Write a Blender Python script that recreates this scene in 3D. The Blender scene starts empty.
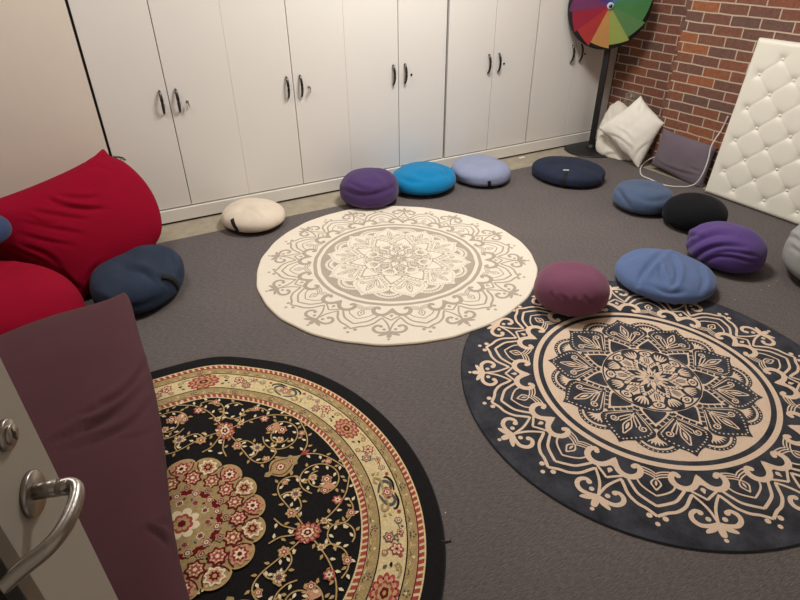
import bpy, bmesh, math, random
import numpy as np
from mathutils import Vector, Matrix
from mathutils.bvhtree import BVHTree

scene = bpy.context.scene
COL = scene.collection
PI = math.pi
random.seed(7)
RNG = np.random.default_rng(7)

# ------------------------------------------------------------------ camera
FPX = 575.67
CAM = np.array([0.0, 0.0, 1.55])
CR = np.array([0.88851103, -0.45876078, -0.00931089])
CU = np.array([0.25465968, 0.47613274, 0.84169238])
CF = np.array([0.38170223, 0.75022407, -0.53987706])
cd = bpy.data.cameras.new('camera')
cam = bpy.data.objects.new('camera', cd)
COL.objects.link(cam)
cd.sensor_width = 36.0
cd.lens = FPX * 36.0 / 800.0
cd.clip_start = 0.02
M = Matrix.Identity(4)
for i in range(3):
    M[i][0] = CR[i]; M[i][1] = CU[i]; M[i][2] = -CF[i]; M[i][3] = CAM[i]
cam.matrix_world = M
scene.camera = cam

# ------------------------------------------------------------------ world, lights, exposure
w = bpy.data.worlds.new('world'); scene.world = w; w.use_nodes = True
bg = w.node_tree.nodes['Background']
bg.inputs[0].default_value = (1.0, 0.90, 0.80, 1); bg.inputs[1].default_value = 0.25

def area(name, loc, sx, sy, power, color=(1.0, 0.978, 0.935), rot=(0, 0, 0)):
    l = bpy.data.lights.new(name, 'AREA'); l.shape = 'RECTANGLE'; l.size = sx; l.size_y = sy
    l.energy = power; l.color = color
    o = bpy.data.objects.new(name, l); o.location = loc; o.rotation_euler = rot
    COL.objects.link(o); return o
area('ceiling_and_fill_light', (1.85, 2.5, 2.66), 0.6, 0.6, 59)
area('ceiling_and_fill_light', (3.0, 2.0, 2.66), 0.6, 0.6, 6.5)
area('ceiling_and_fill_light', (-0.2, 2.6, 2.66), 0.6, 0.6, 17)  # added fill that brightens the left side, no lamp known there
scene.view_settings.view_transform = 'Standard'
scene.view_settings.look = 'None'
scene.view_settings.gamma = 1.0
scene.view_settings.use_curve_mapping = False
scene.view_settings.exposure = 0.0

# ------------------------------------------------------------------ helpers
def ray(px, py):
    return CF + (px - 400) / FPX * CR - (py - 300) / FPX * CU
def hit(px, py, P, n):
    d = ray(px, py); P = np.asarray(P, float); n = np.asarray(n, float)
    return CAM + d * (((P - CAM) @ n) / (d @ n))
def floor_at(px, py, z=0.0):
    return hit(px, py, (0, 0, z), (0, 0, 1))
def project(V):
    d = np.asarray(V) - CAM; z = d @ CF
    return np.stack([400 + FPX * (d @ CR) / z, 300 - FPX * (d @ CU) / z], -1)
def lin(c):
    c = c / 255.0
    return c / 12.92 if c <= 0.04045 else ((c + 0.055) / 1.055) ** 2.4
def rgb(r, g, b, k=1.0):
    return (lin(r) * k, lin(g) * k, lin(b) * k, 1)

def tag(o, label=None, cat=None, group=None, kind=None):
    if label: o['label'] = label
    if cat: o['category'] = cat
    if group: o['group'] = group
    if kind: o['kind'] = kind
    return o
def mesh_obj(name, verts, faces, mat=None, parent=None, smooth=True, mats=None, midx=None):
    me = bpy.data.meshes.new(name)
    me.from_pydata([tuple(map(float, v)) for v in verts], [], [tuple(f) for f in faces])
    if mats:
        for m in mats: me.materials.append(m)
        if midx is not None: me.polygons.foreach_set('material_index', midx)
    elif mat: me.materials.append(mat)
    if smooth: me.polygons.foreach_set('use_smooth', [True] * len(me.polygons))
    me.update()
    o = bpy.data.objects.new(name, me); COL.objects.link(o)
    if parent: o.parent = parent
    return o
def bm_obj(name, bm, mat, parent=None, smooth=False):
    bmesh.ops.recalc_face_normals(bm, faces=bm.faces[:])
    me = bpy.data.meshes.new(name); bm.to_mesh(me); bm.free()
    me.materials.append(mat)
    if smooth: me.polygons.foreach_set('use_smooth', [True] * len(me.polygons))
    o = bpy.data.objects.new(name, me); COL.objects.link(o)
    if parent: o.parent = parent
    return o
def empty(name, loc=(0, 0, 0), rz=0.0, parent=None):
    o = bpy.data.objects.new(name, None); o.location = loc; o.rotation_euler = (0, 0, rz)
    o.empty_display_size = 0.1
    COL.objects.link(o)
    if parent: o.parent = parent
    return o
def add_box(bm, lo, hi, bev=0.0, M=None):
    g = bmesh.ops.create_cube(bm, size=1.0)
    vs = g['verts']
    for v in vs:
        v.co = Vector([lo[i] + (v.co[i] + 0.5) * (hi[i] - lo[i]) for i in range(3)])
    if bev > 0:
        es = list({e for v in vs for e in v.link_edges})
        r = bmesh.ops.bevel(bm, geom=es, offset=bev, segments=2, affect='EDGES', profile=0.6)
        vs = list({v for f in r['faces'] for v in f.verts} | set(v for v in vs if v.is_valid))
    if M is not None:
        bmesh.ops.transform(bm, matrix=M, verts=[v for v in vs if v.is_valid])
def box(name, lo, hi, mat, parent=None, bev=0.0, M=None):
    bm = bmesh.new(); add_box(bm, lo, hi, bev, M)
    return bm_obj(name, bm, mat, parent)
def catmull(P, n=8, closed=False):
    P = np.asarray(P, float); N = len(P); out = []
    rng = range(N) if closed else range(N - 1)
    for i in rng:
        if closed: a, b, c, d = P[i - 1], P[i], P[(i + 1) % N], P[(i + 2) % N]
        else:
            a = P[max(i - 1, 0)]; b = P[i]; c = P[i + 1]; d = P[min(i + 2, N - 1)]
        for k in range(n):
            t = k / n
            out.append(0.5 * (2 * b + (c - a) * t + (2 * a - 5 * b + 4 * c - d) * t * t + (3 * b - a - 3 * c + d) * t ** 3))
    if not closed: out.append(P[-1])
    return np.array(out)
def tube(name, pts, rad, mat, parent=None, seg=10, flat=1.0, up=None):
    """swept tube with round closed ends; rad number or list"""
    pts = np.asarray(pts, float); N = len(pts)
    rad = np.full(N, rad) if np.isscalar(rad) else np.asarray(rad, float)
    T = np.gradient(pts, axis=0); T /= np.linalg.norm(T, axis=1)[:, None] + 1e-12
    ref = np.array([0, 0, 1.0]) if up is None else np.asarray(up, float)
    V = []; F = []
    side = None
    for i in range(N):
        s = np.cross(T[i], ref)
        if np.linalg.norm(s) < 1e-3: s = np.cross(T[i], [1, 0.2, 0])
        s /= np.linalg.norm(s)
        if side is not None and s @ side < 0 and up is None: s = -s
        side = s; u = np.cross(s, T[i])
        for k in range(seg):
            a = 2 * PI * k / seg
            V.append(pts[i] + rad[i] * (math.cos(a) * s * flat + math.sin(a) * u))
    for i in range(N - 1):
        for k in range(seg):
            k2 = (k + 1) % seg
            F.append((i * seg + k, i * seg + k2, (i + 1) * seg + k2, (i + 1) * seg + k))
    F.append(tuple(range(seg))[::-1]); F.append(tuple((N - 1) * seg + k for k in range(seg)))
    return mesh_obj(name, V, F, mat, parent)
def lathe(name, prof, mat, parent=None, seg=48, M=None, smooth=True):
    """prof: (r,z) list, closed solid of revolution"""
    V = []; F = []
    for r, z in prof:
        for k in range(seg):
            a = 2 * PI * k / seg; V.append(Vector((r * math.cos(a), r * math.sin(a), z)))
    n = len(prof)
    for i in range(n - 1):
        for k in range(seg):
            k2 = (k + 1) % seg
            F.append((i * seg + k, i * seg + k2, (i + 1) * seg + k2, (i + 1) * seg + k))
    F.append(tuple(range(seg))[::-1]); F.append(tuple((n - 1) * seg + k for k in range(seg)))
    if M is not None: V = [M @ v for v in V]
    o = mesh_obj(name, V, F, mat, parent, smooth=smooth)
    return o
def axes_matrix(P, x, y, z):
    m = Matrix.Identity(4)
    for i in range(3):
        m[i][0] = x[i]; m[i][1] = y[i]; m[i][2] = z[i]; m[i][3] = P[i]
    return m

# ------------------------------------------------------------------ materials
def new_mat(name):
    m = bpy.data.materials.new(name); m.use_nodes = True
    nt = m.node_tree; b = nt.nodes['Principled BSDF']
    return m, nt, b
def N_(nt, t, **kw):
    n = nt.nodes.new(t)
    for k, v in kw.items():
        if k in n.inputs: n.inputs[k].default_value = v
        else: setattr(n, k, v)
    return n
def simple(name, col, rough=0.5, metal=0.0, spec=0.5, var=0.0, vscale=6.0, bump=0.0, bscale=300.0, sheen=0.0, bdist=0.002):
    m, nt, b = new_mat(name); L = nt.links
    b.inputs['Roughness'].default_value = rough
    b.inputs['Metallic'].default_value = metal
    b.inputs['Specular IOR Level'].default_value = spec
    tc = N_(nt, 'ShaderNodeTexCoord')
    nz = N_(nt, 'ShaderNodeTexNoise', Scale=vscale, Detail=4.0)
    L.new(tc.outputs['Object'], nz.inputs['Vector'])
    rp = N_(nt, 'ShaderNodeValToRGB')
    c = np.array(col[:3])
    rp.color_ramp.elements[0].position = 0.3; rp.color_ramp.elements[1].position = 0.7
    rp.color_ramp.elements[0].color = (*np.clip(c * (1 - var), 0, 1), 1)
    rp.color_ramp.elements[1].color = (*np.clip(c * (1 + var), 0, 1), 1)
    L.new(nz.outputs['Fac'], rp.inputs['Fac']); L.new(rp.outputs['Color'], b.inputs['Base Color'])
    if bump > 0:
        n2 = N_(nt, 'ShaderNodeTexNoise', Scale=bscale, Detail=2.0)
        L.new(tc.outputs['Object'], n2.inputs['Vector'])
        bp = N_(nt, 'ShaderNodeBump', Strength=bump, Distance=bdist)
        L.new(n2.outputs['Fac'], bp.inputs['Height']); L.new(bp.outputs['Normal'], b.inputs['Normal'])
    if sheen > 0:
        b.inputs['Sheen Weight'].default_value = sheen
        b.inputs['Sheen Roughness'].default_value = 0.5
    return m
def fabric(name, r, g, bb, k=1.0, sheen=0.15, var=0.06, bump=0.25, bscale=420):
    if max(r, g, bb) < 90: sheen = min(sheen, .04)
    return simple(name, rgb(r, g, bb, k), rough=0.92, spec=0.15, var=var, vscale=9, bump=bump, bscale=bscale, sheen=sheen, bdist=0.0015)

M_cab = simple('cabinet_laminate', rgb(238, 233, 226), rough=0.42, spec=0.4, var=0.012, vscale=2.0)
M_cabedge = simple('cabinet_edge_strip', rgb(205, 200, 193), rough=0.6)
M_dark = simple('dark_gap_shade', rgb(28, 25, 22), rough=0.9)  # near-black, puts the shade of gaps and recesses into colour
M_panel = simple('blank_panel_laminate', rgb(238, 226, 212), rough=0.5, spec=0.35, var=0.012)
M_plinth = simple('white_plinth_paint', rgb(238, 233, 224), rough=0.4, var=0.01)
M_chrome = simple('dark_chrome', rgb(84, 82, 80), rough=0.26, metal=1.0)
M_steel = simple('brushed_steel', rgb(170, 163, 155), rough=0.30, metal=1.0, bump=0.12, bscale=120)
M_black = simple('black_metal', rgb(26, 25, 26), rough=0.5, var=0.1)
M_wall = simple('white_wall_paint', rgb(205, 197, 185), rough=0.9, var=0.01)
M_ceil = simple('ceiling_paint', rgb(225, 220, 212), rough=0.95)
M_door = simple('taupe_door_paint', rgb(168, 160, 148), rough=0.55, spec=0.35, var=0.015)

def mat_carpet():
    m, nt, b = new_mat('charcoal_carpet'); L = nt.links
    b.inputs['Roughness'].default_value = 0.95; b.inputs['Specular IOR Level'].default_value = 0.1
    tc = N_(nt, 'ShaderNodeTexCoord')
    mp = N_(nt, 'ShaderNodeMapping'); mp.inputs['Rotation'].default_value = (0, 0, math.radians(48)); mp.inputs['Scale'].default_value = (1, 6, 1)
    L.new(tc.outputs['Object'], mp.inputs['Vector'])
    fine = N_(nt, 'ShaderNodeTexNoise', Scale=45.0, Detail=4.0, Roughness=0.7); L.new(mp.outputs['Vector'], fine.inputs['Vector'])
    speck = N_(nt, 'ShaderNodeTexNoise', Scale=330.0, Detail=2.0); L.new(tc.outputs['Object'], speck.inputs['Vector'])
    big = N_(nt, 'ShaderNodeTexNoise', Scale=2.2, Detail=3.0); L.new(tc.outputs['Object'], big.inputs['Vector'])
    r1 = N_(nt, 'ShaderNodeValToRGB'); e = r1.color_ramp.elements
    e[0].position = 0.3; e[0].color = rgb(84, 77, 76); e[1].position = 0.72; e[1].color = rgb(125, 117, 115)
    L.new(fine.outputs['Fac'], r1.inputs['Fac'])
    r2 = N_(nt, 'ShaderNodeValToRGB'); e = r2.color_ramp.elements
    e[0].position = 0.3; e[0].color = (0.80, 0.80, 0.80, 1); e[1].position = 0.7; e[1].color = (1.15, 1.15, 1.15, 1)
    L.new(speck.outputs['Fac'], r2.inputs['Fac'])
    mx = N_(nt, 'ShaderNodeMix', data_type='RGBA', blend_type='MULTIPLY'); mx.inputs[0].default_value = 1.0
    L.new(r1.outputs['Color'], mx.inputs[6]); L.new(r2.outputs['Color'], mx.inputs[7])
    r3 = N_(nt, 'ShaderNodeValToRGB'); e = r3.color_ramp.elements
    e[0].position = 0.35; e[0].color = (0.95, 0.95, 0.95, 1); e[1].position = 0.65; e[1].color = (1.04, 1.03, 1.02, 1)
    L.new(big.outputs['Fac'], r3.inputs['Fac'])
    mx2 = N_(nt, 'ShaderNodeMix', data_type='RGBA', blend_type='MULTIPLY'); mx2.inputs[0].default_value = 1.0
    L.new(mx.outputs[2], mx2.inputs[6]); L.new(r3.outputs['Color'], mx2.inputs[7])
    L.new(mx2.outputs[2], b.inputs['Base Color'])
    bp = N_(nt, 'ShaderNodeBump', Strength=0.5, Distance=0.004); L.new(fine.outputs['Fac'], bp.inputs['Height']); L.new(bp.outputs['Normal'], b.inputs['Normal'])
    return m
M_carpet = mat_carpet()
M_conc = simple('bare_concrete', rgb(163, 152, 133), rough=0.9, var=0.13, vscale=14, bump=0.3, bscale=60)

def mat_brick():
    m, nt, b = new_mat('red_brick'); L = nt.links
    b.inputs['Roughness'].default_value = 0.85; b.inputs['Specular IOR Level'].default_value = 0.25
    tc = N_(nt, 'ShaderNodeTexCoord')
    mp = N_(nt, 'ShaderNodeMapping'); mp.inputs['Location'].default_value = (0.0, -0.0485, 0)
    L.new(tc.outputs['Object'], mp.inputs['Vector'])
    wn = N_(nt, 'ShaderNodeTexNoise', Scale=9.0, Detail=3.0); L.new(tc.outputs['Object'], wn.inputs['Vector'])
    sub = N_(nt, 'ShaderNodeVectorMath', operation='SUBTRACT'); sub.inputs[1].default_value = (0.5, 0.5, 0.5)
    L.new(wn.outputs['Color'], sub.inputs[0])
    sc = N_(nt, 'ShaderNodeVectorMath', operation='SCALE'); sc.inputs['Scale'].default_value = 0.010; L.new(sub.outputs[0], sc.inputs[0])
    ad = N_(nt, 'ShaderNodeVectorMath', operation='ADD'); L.new(mp.outputs['Vector'], ad.inputs[0]); L.new(sc.outputs[0], ad.inputs[1])
    br = N_(nt, 'ShaderNodeTexBrick'); br.inputs['Scale'].default_value = 1.0
    br.inputs['Brick Width'].default_value = 0.198; br.inputs['Row Height'].default_value = 0.0645
    br.inputs['Mortar Size'].default_value = 0.0050; br.inputs['Mortar Smooth'].default_value = 0.25
    br.inputs['Color1'].default_value = (0, 0, 0, 1); br.inputs['Color2'].default_value = (1, 1, 1, 1); br.inputs['Mortar'].default_value = (0.5, 0.5, 0.5, 1)
    L.new(ad.outputs[0], br.inputs['Vector'])
    rp = N_(nt, 'ShaderNodeValToRGB'); cr = rp.color_ramp
    cols = [(0.0, rgb(110, 84, 76)), (0.3, rgb(122, 84, 72)), (0.6, rgb(132, 86, 70)), (0.85, rgb(138, 87, 68)), (1.0, rgb(158, 98, 66))]
    cr.elements[0].position = 0; cr.elements[0].color = cols[0][1]; cr.elements[1].position = 1; cr.elements[1].color = cols[-1][1]
    for p_, c_ in cols[1:-1]:
        e = cr.elements.new(p_); e.color = c_
    L.new(br.outputs['Color'], rp.inputs['Fac'])
    n3 = N_(nt, 'ShaderNodeTexNoise', Scale=40.0, Detail=6.0, Roughness=0.7); L.new(tc.outputs['Object'], n3.inputs['Vector'])
    r3 = N_(nt, 'ShaderNodeValToRGB'); e = r3.color_ramp.elements
    e[0].position = 0.25; e[0].color = (0.65, 0.65, 0.65, 1); e[1].position = 0.75; e[1].color = (1.25, 1.25, 1.25, 1)
    L.new(n3.outputs['Fac'], r3.inputs['Fac'])
    mu = N_(nt, 'ShaderNodeMix', data_type='RGBA', blend_type='MULTIPLY'); mu.inputs[0].default_value = 1.0
    L.new(rp.outputs['Color'], mu.inputs[6]); L.new(r3.outputs['Color'], mu.inputs[7])
    mo = N_(nt, 'ShaderNodeMix', data_type='RGBA'); L.new(br.outputs['Fac'], mo.inputs[0]); L.new(mu.outputs[2], mo.inputs[6]); mo.inputs[7].default_value = rgb(196, 176, 152)
    L.new(mo.outputs[2], b.inputs['Base Color'])
    inv = N_(nt, 'ShaderNodeMath', operation='SUBTRACT'); inv.inputs[0].default_value = 1.0; L.new(br.outputs['Fac'], inv.inputs[1])
    ma = N_(nt, 'ShaderNodeMath', operation='MULTIPLY_ADD'); ma.inputs[1].default_value = 0.25; L.new(n3.outputs['Fac'], ma.inputs[0]); L.new(inv.outputs[0], ma.inputs[2])
    bp = N_(nt, 'ShaderNodeBump', Strength=0.7, Distance=0.006); L.new(ma.outputs[0], bp.inputs['Height']); L.new(bp.outputs['Normal'], b.inputs['Normal'])
    return m
M_brick = mat_brick()

# ------------------------------------------------------------------ structure
AX = 0.0678
NB = np.array([math.cos(AX), math.sin(AX), 0.0])           # brick wall normal (pointing out of the room)
TB = np.array([math.sin(AX), -math.cos(AX), 0.0])          # along the brick wall, towards the camera
def struct(o): o['kind'] = 'structure'; return o

YF = 3.6447            # cabinet door plane
CE = 3.3876            # carpet edge by the cabinets
# carpet stops short of both walls, bare concrete strip between
def prism(name, poly, z0, z1, mat):
    n = len(poly)
    V = [(x, y, z0) for x, y in poly] + [(x, y, z1) for x, y in poly]
    F = [tuple(range(n))[::-1], tuple(range(n, 2 * n))] + [(i, (i + 1) % n, n + (i + 1) % n, n + i) for i in range(n)]
    return mesh_obj(name, V, F, mat, smooth=False)
def bx(d, y):   # x on the brick-parallel line n.P=d at given y
    return (d - y * NB[1]) / NB[0]
struct(prism('floor', [(-1.9, -0.3), (bx(4.2, -0.3), -0.3), (bx(4.2, 4.1), 4.1), (-1.9, 4.1)], -0.12, -0.004, M_conc))
struct(prism('floor_carpet', [(-1.78, -0.25), (bx(3.80, -0.25), -0.25), (bx(3.80, CE), CE), (-1.78, CE)], -0.0035, 0.0, M_carpet))
struct(prism('ceiling', [(-1.9, -0.4), (4.4, -0.4), (4.4, 4.1), (-1.9, 4.1)], 2.7, 2.8, M_ceil))
struct(prism('wall_back', [(-1.9, 4.1), (4.4, 4.1), (4.4, 4.2), (-1.9, 4.2)], 0, 2.7, M_wall))
struct(prism('wall_left', [(-1.9, -0.4), (-1.8, -0.4), (-1.8, 4.1), (-1.9, 4.1)], 0, 2.7, M_wall))
bm = bmesh.new()
add_box(bm, (-1.9, -0.37, 0), (-0.47, -0.25, 2.7)); add_box(bm, (0.52, -0.37, 0), (4.5, -0.25, 2.7)); add_box(bm, (-0.47, -0.37, 2.12), (0.52, -0.25, 2.7))
struct(bm_obj('wall_front', bm, M_wall))
def brick_slab(name, d0, d1, t0, t1):
    # local x along wall (TB), local y up, local z = -NB (into the room)
    P = NB * d0
    o_ = bmesh.new()
    add_box(o_, (t0, 0, -(d1 - d0)), (t1, 2.7, 0))
    ob = bm_obj(name, o_, M_brick)
    ob.matrix_world = axes_matrix(P, TB, (0, 0, 1), -NB)
    return struct(ob)
brick_slab('wall_right', 4.105, 4.25, -4.4, 0.45)
# projecting pier with its toothed edge: one slab, courses alternate half a brick
o_ = bmesh.new()
TE = -2.70
add_box(o_, (TE, 0, -0.204), (0.45, 2.7, 0))
for k in range(0, 42):
    z0 = 0.0485 - 0.0645 + k * 0.0645
    j = [0.0, 0.022, 0.008, 0.03][k % 4]
    if j > 0: add_box(o_, (TE - j, max(z0 + 0.004, 0), -0.204), (TE, min(z0 + 0.0605, 2.7), -0.0005))
pier = bm_obj('wall_right_pier', o_, M_brick)
pier.matrix_world = axes_matrix(NB * 3.90, TB, (0, 0, 1), -NB)
struct(pier)

# ------------------------------------------------------------------ cabinets
def arc_handle(parent, x, z, y0, mirror=1):
    P = []
    for i in range(17):
        s = -1 + 2 * i / 16
        P.append((x + 0.0 * s, y0 - 0.004 - 0.026 * (1 - s * s) ** 0.75, z + s * 0.064))
    o = tube('handle', P, [0.0058 + 0.0020 * (1 - (abs(-1 + 2 * i / 16)) ** 2) for i in range(17)], M_chrome, parent, seg=10, flat=1.15)
    return o
def lock(parent, x, z, y0, key):
    Mx = axes_matrix((x, y0, z), (1, 0, 0), (0, 0, 1), (0, -1, 0))
    lathe('lock', [(0.0001, -0.001), (0.008, -0.001), (0.008, 0.003), (0.0065, 0.0045), (0.0001, 0.0045)], M_steel if key else M_chrome, parent, 20, Mx)
    if key:
        b = bmesh.new()
        add_box(b, (x - 0.001, y0 - 0.022, z - 0.003), (x + 0.001, y0 - 0.004, z + 0.003), 0.0004)
        add_box(b, (x - 0.0013, y0 - 0.038, z - 0.017), (x + 0.0013, y0 - 0.020, z + 0.007), 0.0006)
        add_box(b, (x + 0.004, y0 - 0.016, z - 0.034), (x + 0.0062, y0 - 0.006, z - 0.008), 0.0006)
        bm_obj('key', b, M_steel, parent)
ZT = 2.35
ZD = 0.093
def cabinet(x0, x1, xm, label, key, gl=0.0003, gr=0.0003, hz=0.7345, strip=None):
    r = empty('storage_cabinet', ((x0 + x1) / 2, YF, 0)); tag(r, label, 'cabinet', 'white two-door cabinets along the wall')
    ox, oy = (x0 + x1) / 2, YF
    def L(x): return x - ox
    b = bmesh.new()
    add_box(b, (L(x0 + gl), 0.022, ZD), (L(x1 - gr), 0.42, ZT))
    bm_obj('body', b, M_cab, r)
    box('door_gap_shade', (L(xm - 0.006), 0.0192, ZD + 0.01), (L(xm + 0.006), 0.0222, ZT - 0.01), M_dark, r)  # dark strip behind the door gap, its shade put into colour
    for side in (0, 1):
        a, c = (x0 + gl, xm - 0.0024) if side == 0 else (xm + 0.0024, x1 - gr)
        d = box('door', (L(a), 0.0, ZD + 0.004), (L(c), 0.019, ZT - 0.003), M_cab, r, bev=0.0012)
        hx = xm - 0.042 if side == 0 else xm + 0.046
        arc_handle(d, L(hx), hz, 0.0)
        if side == 1: lock(d, L(xm + 0.098), hz - 0.012, 0.0, key)
    return r
UN = [
    (-0.0, 0.7462, 0.3765, 'two-door white cabinet directly right of the dark seam above the red bean bag', True),
    (0.7465, 1.4828, 1.1235, 'two-door white cabinet behind the cream cushion, keys hanging in its lock', True),
    (1.4832, 2.231, 1.862, 'two-door white cabinet behind the purple and turquoise cushions, keyhole empty', False),
    (2.249, 3.004, 2.633, 'two-door white cabinet between the broad dark seam and the double seam, behind the lilac cushion', False),
    (3.018, 3.773, 3.408, 'two-door white cabinet nearest the brick wall, partly behind the rainbow wheel', False),
]
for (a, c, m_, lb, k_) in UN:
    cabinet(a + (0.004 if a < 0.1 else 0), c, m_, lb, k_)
e_ = box('cabinet_end_panel', (3.776, YF + 0.008, 0.0), (3.860, YF + 0.05, 2.35), M_cabedge, bev=0.002)
tag(e_, 'narrow grey-white filler panel closing the cabinet row against the brick wall', 'panel')
b = bmesh.new()
add_box(b, (-0.008, YF + 0.02, 0.0), (0.0035, YF + 0.4, ZT)); add_box(b, (2.232, YF + 0.02, 0.0), (2.248, YF + 0.4, ZT))
add_box(b, (3.0045, YF + 0.03, 0.0), (3.0175, YF + 0.4, ZT))
g_ = bm_obj('unit_gap_shade', b, M_dark); struct(g_)  # dark filling between units, shade of the open gaps painted in
e_ = box('blank_panel', (-1.75, YF - 0.002, ZD - 0.005), (-0.010, YF + 0.40, 2.35), M_panel, bev=0.0015)
tag(e_, 'large blank off-white panel left of the dark seam, behind the red bean bag', 'panel')
# white plinth rail under the doors with a dark recess below
b = bmesh.new()
add_box(b, (-1.75, YF - 0.014, 0.010), (3.79, YF + 0.03, 0.0885), 0.002)
pl = bm_obj('trim_2', b, M_plinth); struct(pl)
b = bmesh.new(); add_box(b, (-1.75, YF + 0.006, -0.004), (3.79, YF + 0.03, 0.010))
struct(bm_obj('plinth_recess_shade', b, M_dark))  # recessed foot box, coloured dark to paint the shade under the rail

# ------------------------------------------------------------------ soft things: inflated shapes, creases, straps
def compute_normals(V, F):
    me = bpy.data.meshes.new('tmp'); me.from_pydata([tuple(v) for v in V], [], F); me.update()
    n = np.zeros(len(V) * 3, dtype=np.float32); me.vertices.foreach_get('normal', n) if hasattr(me.vertices[0], 'normal') else None
    bpy.data.meshes.remove(me)
    return n.reshape(-1, 3)
def crease(V, F, strokes, fade=0.5):
    """press sewn folds into the cloth: strokes = (points seen in the frame, depth m, width px)"""
    if not strokes: return V
    N = compute_normals(V, F)
    P = project(V)
    facing = np.einsum('ij,ij->i', N, CAM - V) > 0
    disp = np.zeros(len(V))
    for pts, amp, wd in strokes:
        C = catmull(pts, 6) if len(pts) > 2 else np.asarray(pts, float)
        A = C[:-1]; B = C[1:]; seglen = np.linalg.norm(B - A, axis=1); cum = np.concatenate([[0], np.cumsum(seglen)]); tot = cum[-1]
        best = np.full(len(V), 1e9); sg = np.zeros(len(V)); tt = np.zeros(len(V))
        for i in range(len(A)):
            d = B[i] - A[i]; l2 = d @ d + 1e-9
            t = np.clip(((P - A[i]) @ d) / l2, 0, 1); Q = A[i] + t[:, None] * d
            dist = np.linalg.norm(P - Q, axis=1)
            s = (P[:, 0] - A[i][0]) * d[1] - (P[:, 1] - A[i][1]) * d[0]
            up = dist < best
            best[up] = dist[up]; sg[up] = np.sign(s[up]); tt[up] = (cum[i] + t[up] * seglen[i]) / tot
        env = np.clip(np.sin(PI * np.clip(tt, 0.02, 0.98)), 0, 1) ** fade
        sd = best * sg
        prof = -np.exp(-(sd / wd) ** 2) + 0.65 * np.exp(-((sd - 2.0 * wd) / (1.3 * wd)) ** 2)
        disp += amp * env * prof * (best < 6 * wd)
    return V + N * (disp * facing)[:, None]
def noise3(V, seed, scale, octs=3):
    r = np.random.default_rng(seed); out = np.zeros(len(V))
    for o in range(octs):
        for _ in range(4):
            k = r.normal(size=3); k /= np.linalg.norm(k); k *= scale * (1.9 ** o) * r.uniform(0.7, 1.3)
            out += np.sin(V @ k * 2 * PI + r.uniform(0, 6.28)) / (1.9 ** o) / 4
    return out

def cushion(name, label, cat, fit, e, mat, zb=0.0, strokes=(), seed=0, wob=0.004, group=None, nseg=168, nring=84, clampf=None, parent=None):
    cx, cy, a, b_, yaw, c = fit
    V = []; F = []
    th = np.linspace(0, 2 * PI, nseg, endpoint=False)
    phs = np.linspace(-PI / 2, PI / 2, nring)
    sg = lambda v, p: np.sign(v) * np.abs(v) ** p
    for ph in phs[1:-1]:
        cr_ = sg(np.cos(ph), e); s_ = sg(np.sin(ph), e)
        X = a * cr_ * np.cos(th); Y = b_ * cr_ * np.sin(th)
        z = (c * 1.25 * s_ if ph > 0 else c * .75 * s_) + c * .75
        V.append(np.stack([X, Y, np.full(nseg, z)], -1))
    V = np.concatenate(V)
    n = len(phs) - 2
    for i in range(n - 1):
        for k in range(nseg):
            k2 = (k + 1) % nseg
            F.append((i * nseg + k, i * nseg + k2, (i + 1) * nseg + k2, (i + 1) * nseg + k))
    V = np.concatenate([V, [[0, 0, 0.0]], [[0, 0, 2 * c]]])
    ib, it = len(V) - 2, len(V) - 1
    for k in range(nseg):
        k2 = (k + 1) % nseg
        F.append((ib, k2, k)); F.append((it, (n - 1) * nseg + k, (n - 1) * nseg + k2))
    cs, sn = math.cos(yaw), math.sin(yaw)
    V = np.stack([V[:, 0] * cs - V[:, 1] * sn + cx, V[:, 0] * sn + V[:, 1] * cs + cy, V[:, 2] + zb], -1)
    N = compute_normals(V, F)
    up = np.clip((V[:, 2] - zb) / (c), 0, 1)
    V = V + N * (noise3(V, seed, 3.2) * wob * up)[:, None]
    V = crease(V, F, strokes)
    if clampf: V = clampf(V)
    V[:, 2] = np.maximum(V[:, 2], zb + 0.001)
    O = np.array([cx, cy, zb])
    if parent is None:
        root = empty(name, O); tag(root, label, cat, group)
    else: root = parent
    o = mesh_obj('cushion_cover', V - O, F, mat, root)
    bvh = BVHTree.FromPolygons([Vector(v) for v in V], F)
    return root, o, bvh, O
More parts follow.
